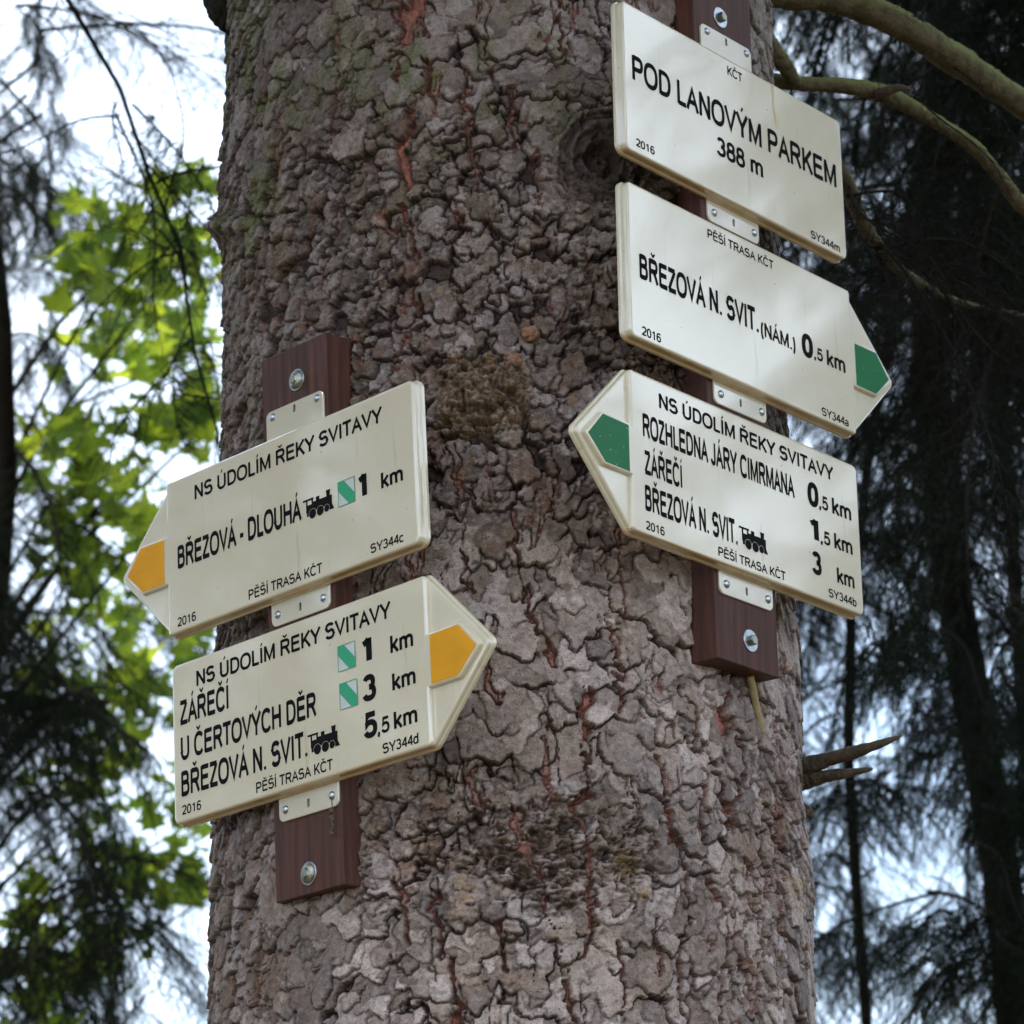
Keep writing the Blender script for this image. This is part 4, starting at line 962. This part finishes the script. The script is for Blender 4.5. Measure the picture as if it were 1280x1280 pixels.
# unseen spruces added round the viewer to dim sky light and fill plate reflections
ring = [(8.1, 8.15, 17, .14), (10.5, 8.6, 18, .17), (9.0, 1.5, 15, .13), (6.5, -6.0, 17, .16), (-5.5, -7.5, 18, .17), (-9.5, 2.0, 16, .14), (-8.5, 7.5, 17, .15), (0.8, -10, 18, .18), (12, 12, 19, .18), (-12, -3, 18, .17)]
names_ = ['far right beyond the branches', 'right side out past the mossy boughs', 'right side beside the viewer', 'behind the viewer to the right', 'behind the viewer to the left', 'left side beside the viewer', 'left side beyond the maple', 'straight behind the viewer', 'farthest on the right', 'farthest on the left']
for i, (x, y, h, r0) in enumerate(ring):
    conifer(x, y, h, r0, 'tall dark unseen spruce added for shade, standing ' + names_[i], 1.5, h * .95, 130 if i < 2 else 60, 300 + i, 1.35, group='spruces round the clearing')

conifer(5.3, 6.75, 11, .09, 'unseen spruce of middle height added on the right to block mirrored sky', 1.2, 10, 240, 778, 1.0, group='spruces round the clearing')  # this and the next two: unseen, added to block sky in sign reflections
conifer(-5.8, 4.5, 11, .09, 'unseen spruce of middle height added on the left to block mirrored sky', 1.2, 10, 150, 779, 1.0, group='spruces round the clearing')
conifer(8.6, 5.65, 6.4, .07, 'unseen young spruce added on the right to block mirrored sky', .8, 6.2, 60, 777, .7, group='spruces round the clearing')
back = [(-14, 13, 'left of the maple, outside the photo edge'), (-21, 17, 'well left of the maple, second row'), (-29, 13, 'left back, between maple and clearing'), (-38, 16, 'far left back of the clearing'), (15.5, 12, 'right back, just outside the photo edge'), (22, 17, 'right back in the second row'), (-17.5, 20, 'left back in the third row'), (19, 22, 'right back in the third row')]
for i, (az, dd_, lab) in enumerate(back):
    conifer(dd_ * sin(radians(az)), dd_ * cos(radians(az)), 17, .12, 'tall spruce ' + lab, 1.5, 14.5, 75, 1200 + i, 1.15, group='spruces round the clearing')
r = random.Random(99)
for (px, py, d, n_, sc0) in ((1180, 70, 5.08, 4, .20), (1060, 4, 4.95, 3, .16), (1200, 172, 5.0, 4, .16), (1120, 122, 4.92, 3, .12), (1090, 300, 5.45, 7, .30), (1150, 352, 5.8, 7, .32), (1220, 382, 6.1, 6, .30), (1060, 235, 5.15, 4, .22)):
    for _ in range(n_):
        p = at(px + r.uniform(-30, 30), py + r.uniform(-8, 8), d); q = at(px + r.uniform(-60, 160), py + r.uniform(-20, 120), d + r.uniform(-.2, .4))
        place(r.choice(BARE), tree, p, q - p, sc0 * r.uniform(.7, 1.3), 'twig', r.uniform(-1, 1))
r = random.Random(4321)  # crown boughs out of view, added to cut sky light on the signs
for i in range(105):
    z = 5.0 + 3.8 * (i / 105); a = i * 2.39996 + r.uniform(-.3, .3)
    if cos(a) < .15 and sin(a) > -.1 and z < 7.5: continue
    if cos(a - .18) > .75: continue  # left open so sky is mirrored in the right signs
    c = Vector((AX0 + AX1 * (z - EYE - 1.2), D0, z)); d = Vector((cos(a), sin(a), r.uniform(-.15, .25)))
    place(r.choice(BR), tree, c, d, r.uniform(1.7, 2.7), twist=r.uniform(-.3, .3))
# right side, in view
def px_dir(a, b): return (b - a)
def tree_at(px, py0, py1, dist, r_bot, r_top, label, seed, px1, boughs, extra=()):
    """stem crossing the frame from (px1, py1 low) to (px, py0 high) at a distance"""
    lo, hi = at(px1, py1, dist), at(px, py0, dist)
    ax = (hi - lo) / (hi.z - lo.z); base_ = lo - ax * lo.z; root = empty('spruce_tree', base_); tag(root, label, 'tree', 'spruces standing behind the big trunk')
    mb = MB(); r = random.Random(seed); H_ = hi.z + 7
    pts = [ax * (H_ * i / 30) + Vector((0.075 * sin(i * .8 + seed), .03 * cos(i * .7), 0)) * min(1, i / 6) for i in range(31)]
    rad = [max(.012, r_bot + (r_top - r_bot) * ((H_ * i / 30) - lo.z) / (hi.z - lo.z)) for i in range(31)]
    mb.tube(pts, rad, 12, jit=.05); mb.build('trunk', M_TWIG, root)
    for (bx, by, ex, ey, dd, sc, kind) in boughs:
        p = at(bx, by, dist + dd * .2); q = at(ex, ey, dist + dd)
        place({'n': BR, 'b': BARE, 'h': HB}[kind][r.randint(0, {'n': 4, 'b': 2, 'h': 3}[kind])], root, p, q - p, sc * r.uniform(.9, 1.1), twist=r.uniform(-.4, .4))
    return root
rb = random.Random(5)
def fan(x0, x1, y0, y1, n, sc, kind='n', down=.5, seed=0, spread=160):
    r = random.Random(seed); out = []
    for _ in range(n):
        bx, by = r.uniform(x0, x1), r.uniform(y0, y1); ex = bx + r.choice((-1, 1)) * r.uniform(.3, 1) * spread; ey = by + r.uniform(-.2, 1) * spread * down
        out.append((bx, by, ex, ey, r.uniform(-1.5, 1.5), sc * r.uniform(.7, 1.2), kind))
    return out
tree_at(1175, 0, 1280, 8.6, .054, .044, 'slender dark spruce leaning behind the right signs', 21, 1235,
        fan(1090, 1300, -150, 300, 14, .55, seed=1) + fan(1150, 1260, 300, 1200, 34, .40, seed=2, down=1.2, spread=130))
tree_at(1135, 0, 1280, 9.6, .017, .016, 'thin dark spruce stem just right of the signs', 22, 1070,
        fan(1000, 1230, -60, 1250, 70, .42, 'h', seed=32, down=.7, spread=150) + fan(1000, 1180, -120, 330, 12, .55, seed=3) + fan(1010, 1130, 620, 1200, 26, .38, seed=4, down=1.3, spread=120) + fan(1090, 1160, 400, 700, 8, .35, seed=14))
tree_at(1340, 0, 1280, 8.0, .035, .028, 'dark spruce standing just past the right edge', 23, 1345,
        fan(1160, 1340, -80, 1250, 62, .50, 'h', seed=31, down=.7, spread=170) + fan(1280, 1340, -100, 420, 14, .60, seed=5) + fan(1260, 1340, 450, 1250, 22, .40, seed=6, down=1.2, spread=120) + fan(1230, 1330, 250, 600, 6, .8, 'b', seed=7))
for (px, d, zl, lab, sc_b, n_) in ((925, 14.5, 6.3, 'dense dark spruce crown filling the gap right of the top sign', .95, 46), (1222, 16.5, 7.0, 'dense dark spruce far behind the mossy branches', 1.1, 54), (1400, 13.0, 5.9, 'dense dark spruce at the upper right corner', 1.1, 55), (1420, 15, 3.5, 'dense dark spruce outside the right edge', 1.1, 60)):
    p = at(px, 200, d); conifer(p.x, p.y, 17, .055, lab, zl, 13.5, int(n_ * (.7 if px < 1000 else .45)), 900 + px, sc_b * .85)
# left side
tree_at(-22, 0, 1280, 10.0, .045, .035, 'dark spruce stem at the left edge', 24, -30,
        fan(-40, 90, -60, 340, 44, .30, 'h', seed=36, down=.6, spread=110) + fan(60, 190, 30, 330, 5, .26, 'h', seed=37, down=.8, spread=90) + fan(-30, 90, 230, 700, 14, .42, 'h', seed=33, down=.8, spread=110) + fan(-30, 180, 700, 1260, 34, .42, 'h', seed=34, down=.6, spread=130) + fan(110, 215, 560, 760, 6, .30, 'h', seed=35, down=.9, spread=70) + fan(-60, 20, 180, 700, 8, .5, seed=8, down=.9) + fan(-20, 120, 650, 1250, 15, .50, seed=9, down=.8) + fan(0, 60, -60, 250, 9, .75, 'b', seed=10, down=.6, spread=220) + fan(60, 150, 850, 1300, 8, .5, seed=19))
# twig that hangs across the upper left
def hang(name, pts, rads, parent_label):
    root = empty(name, at(*pts[0])); tag(root, parent_label, 'branch')
    P = [at(*p) - root.location for p in pts]; mb = MB(); sm_ = []; rs = []
    for i in range(len(P) - 1):
        for k in range(6): t = k / 6; sm_.append(P[i].lerp(P[i + 1], t)); rs.append(rads[i] * (1 - t) + rads[i + 1] * t)
    sm_.append(P[-1]); rs.append(rads[-1]); mb.tube(sm_, rs, 8, jit=.05); mb.build('stem', M_TWIG, root)
    return root
hb = hang('hanging_branch', [(40, -90, 7.0), (85, 0, 7.0), (150, 110, 7.05), (185, 215, 7.05), (225, 310, 7.1), (243, 440, 7.1), (272, 540, 7.1), (278, 640, 7.1)], [.0062, .0058, .005, .0046, .004, .0035, .003, .002], 'long thin dark branch hanging diagonally across the upper left sky')
r = random.Random(77)
for i in range(20):
    t = r.random(); bx, by = (60 + 170 * t, -40 + 350 * t) if i < 14 else (225 + 50 * t, 310 + 230 * t)
    p = at(bx, by, 7.05); e = at(bx + r.uniform(-160, 90), by + r.uniform(-120, 170), 7.05 + r.uniform(-.5, .5))
    place(r.choice(BARE), hb, p, e - p, r.uniform(.18, .34), 'twig', r.uniform(-1, 1))
for (bx, by, s) in ((165, 130, .22), (160, 165, .2), (215, 300, .16), (236, 400, .16)):
    p = at(bx, by, 7.05); place(r.choice(BR), hb, p, Vector((r.uniform(-1, 1), 0, -1)), s, 'needle_twig', r.uniform(-1, 1))

# maple with bright leaves, left
def leaf_mesh(seed, m):
    r = random.Random(seed); pts = []
    lob = [(0, .0), (.14, .06), (.42, -.02), (.30, .16), (.52, .36), (.30, .38), (.28, .50), (.14, .46), (.0, .98)]
    ang = lob[1:-1]; full = [(0, 0)] + ang + [(0, .98)] + [(-a, b) for a, b in ang[::-1]]
    vs = [(0, .35, .03)] + [(a, b, -.22 * abs(a) + r.uniform(-.07, .07) - .25 * max(0, b - .4)) for a, b in full]
    fs = [(0, i, i + 1) for i in range(1, len(full))] + [(0, len(full), 1)]
    mb = MB(); mb.add(vs, fs); mb.tube([(0, 0, 0), (0, -.25, .03), (.02, -.5, 0)], .012, 3, 0, cap=False)
    return mb.build('leaf_mesh', m, None, True, linkit=False)
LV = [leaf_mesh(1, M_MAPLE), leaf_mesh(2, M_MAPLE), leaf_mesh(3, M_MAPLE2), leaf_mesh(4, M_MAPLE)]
mroot = empty('maple_tree', (at(-170, 640, 11).x, at(-170, 640, 11).y, 0)); tag(mroot, 'young maple with bright green leaves left of the big trunk', 'tree')
mb = MB(); bl = mroot.location
mpts = [Vector((0, 0, 0)), Vector((.05, 0, 1.5)), Vector((.15, .05, 3)), Vector((.3, 0, 5)), Vector((.35, 0, 7.5))]
mb.tube(mpts, [.09, .08, .065, .05, .02], 12, jit=.04); mb.build('trunk', M_TWIG, mroot)
clusters = [(225, 235, 30, 25, 7), (200, 330, 70, 50, 22), (120, 330, 50, 60, 14), (230, 420, 50, 60, 22), (150, 430, 60, 50, 22), (250, 520, 40, 40, 16), (195, 545, 50, 30, 14), (85, 560, 60, 50, 12), (130, 610, 60, 30, 10), (90, 690, 60, 60, 16), (150, 760, 50, 40, 10), (150, 880, 60, 70, 22), (110, 980, 60, 60, 18), (230, 1010, 40, 50, 14), (150, 1100, 70, 50, 24), (240, 1120, 40, 30, 8), (40, 1200, 60, 70, 20), (120, 1210, 50, 50, 12), (60, 860, 50, 50, 8), (240, 800, 30, 30, 6), (175, 660, 25, 25, 5)]
r = random.Random(9); allv = []; limbs = MB()
for (cx, cy, rx, ry, n_) in clusters:
    dd = 11 + r.uniform(-1.2, 1.2); c0 = at(cx, cy + ry * .5, dd) - bl; zz_ = max(1.0, c0.z - .9); f = min(1, zz_ / 7.5)
    limbs.tube([Vector((.05 + .3 * f, 0, zz_)), (Vector((.05 + .3 * f, 0, zz_)) + c0) / 2 + Vector((0, 0, .1)), c0], [.014, .009, .004], 6)
    for k in range(int(n_ * 3.4)):
        d = dd + r.uniform(-.5, .5); p = at(cx + r.gauss(0, .55) * rx, cy + r.gauss(0, .55) * ry, d)
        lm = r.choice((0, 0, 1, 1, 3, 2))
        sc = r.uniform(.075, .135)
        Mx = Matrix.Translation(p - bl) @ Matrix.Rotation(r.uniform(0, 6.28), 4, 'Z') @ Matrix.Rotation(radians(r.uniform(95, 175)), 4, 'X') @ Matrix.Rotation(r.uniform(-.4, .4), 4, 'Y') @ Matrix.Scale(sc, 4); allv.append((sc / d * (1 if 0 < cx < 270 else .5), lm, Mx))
limbs.build('limbs', M_TWIG, mroot)
allv.sort(key=lambda a: -a[0]); nleaf = len(allv)
rest_ = [MB(), MB()]
for i, (_, lm, Mx) in enumerate(allv):
    if i < 290:
        o = bpy.data.objects.new('leaf', LV[lm]); link(o, mroot); o.matrix_local = Mx
    else:
        me = LV[lm]; rest_[lm == 2].add([tuple(Mx @ v.co) for v in me.vertices], [tuple(p.vertices) for p in me.polygons])
for m_, mm in zip(rest_, (M_MAPLE, M_MAPLE2)): tag(m_.build('leaves', mm, mroot), kind='stuff')
print('bough tris', [len(b.polygons) for b in BR])
print('leaves', nleaf, 'flakes', len(tone), 'tris', sum(len(o.data.polygons) for o in scene.objects if o.type == 'MESH'))
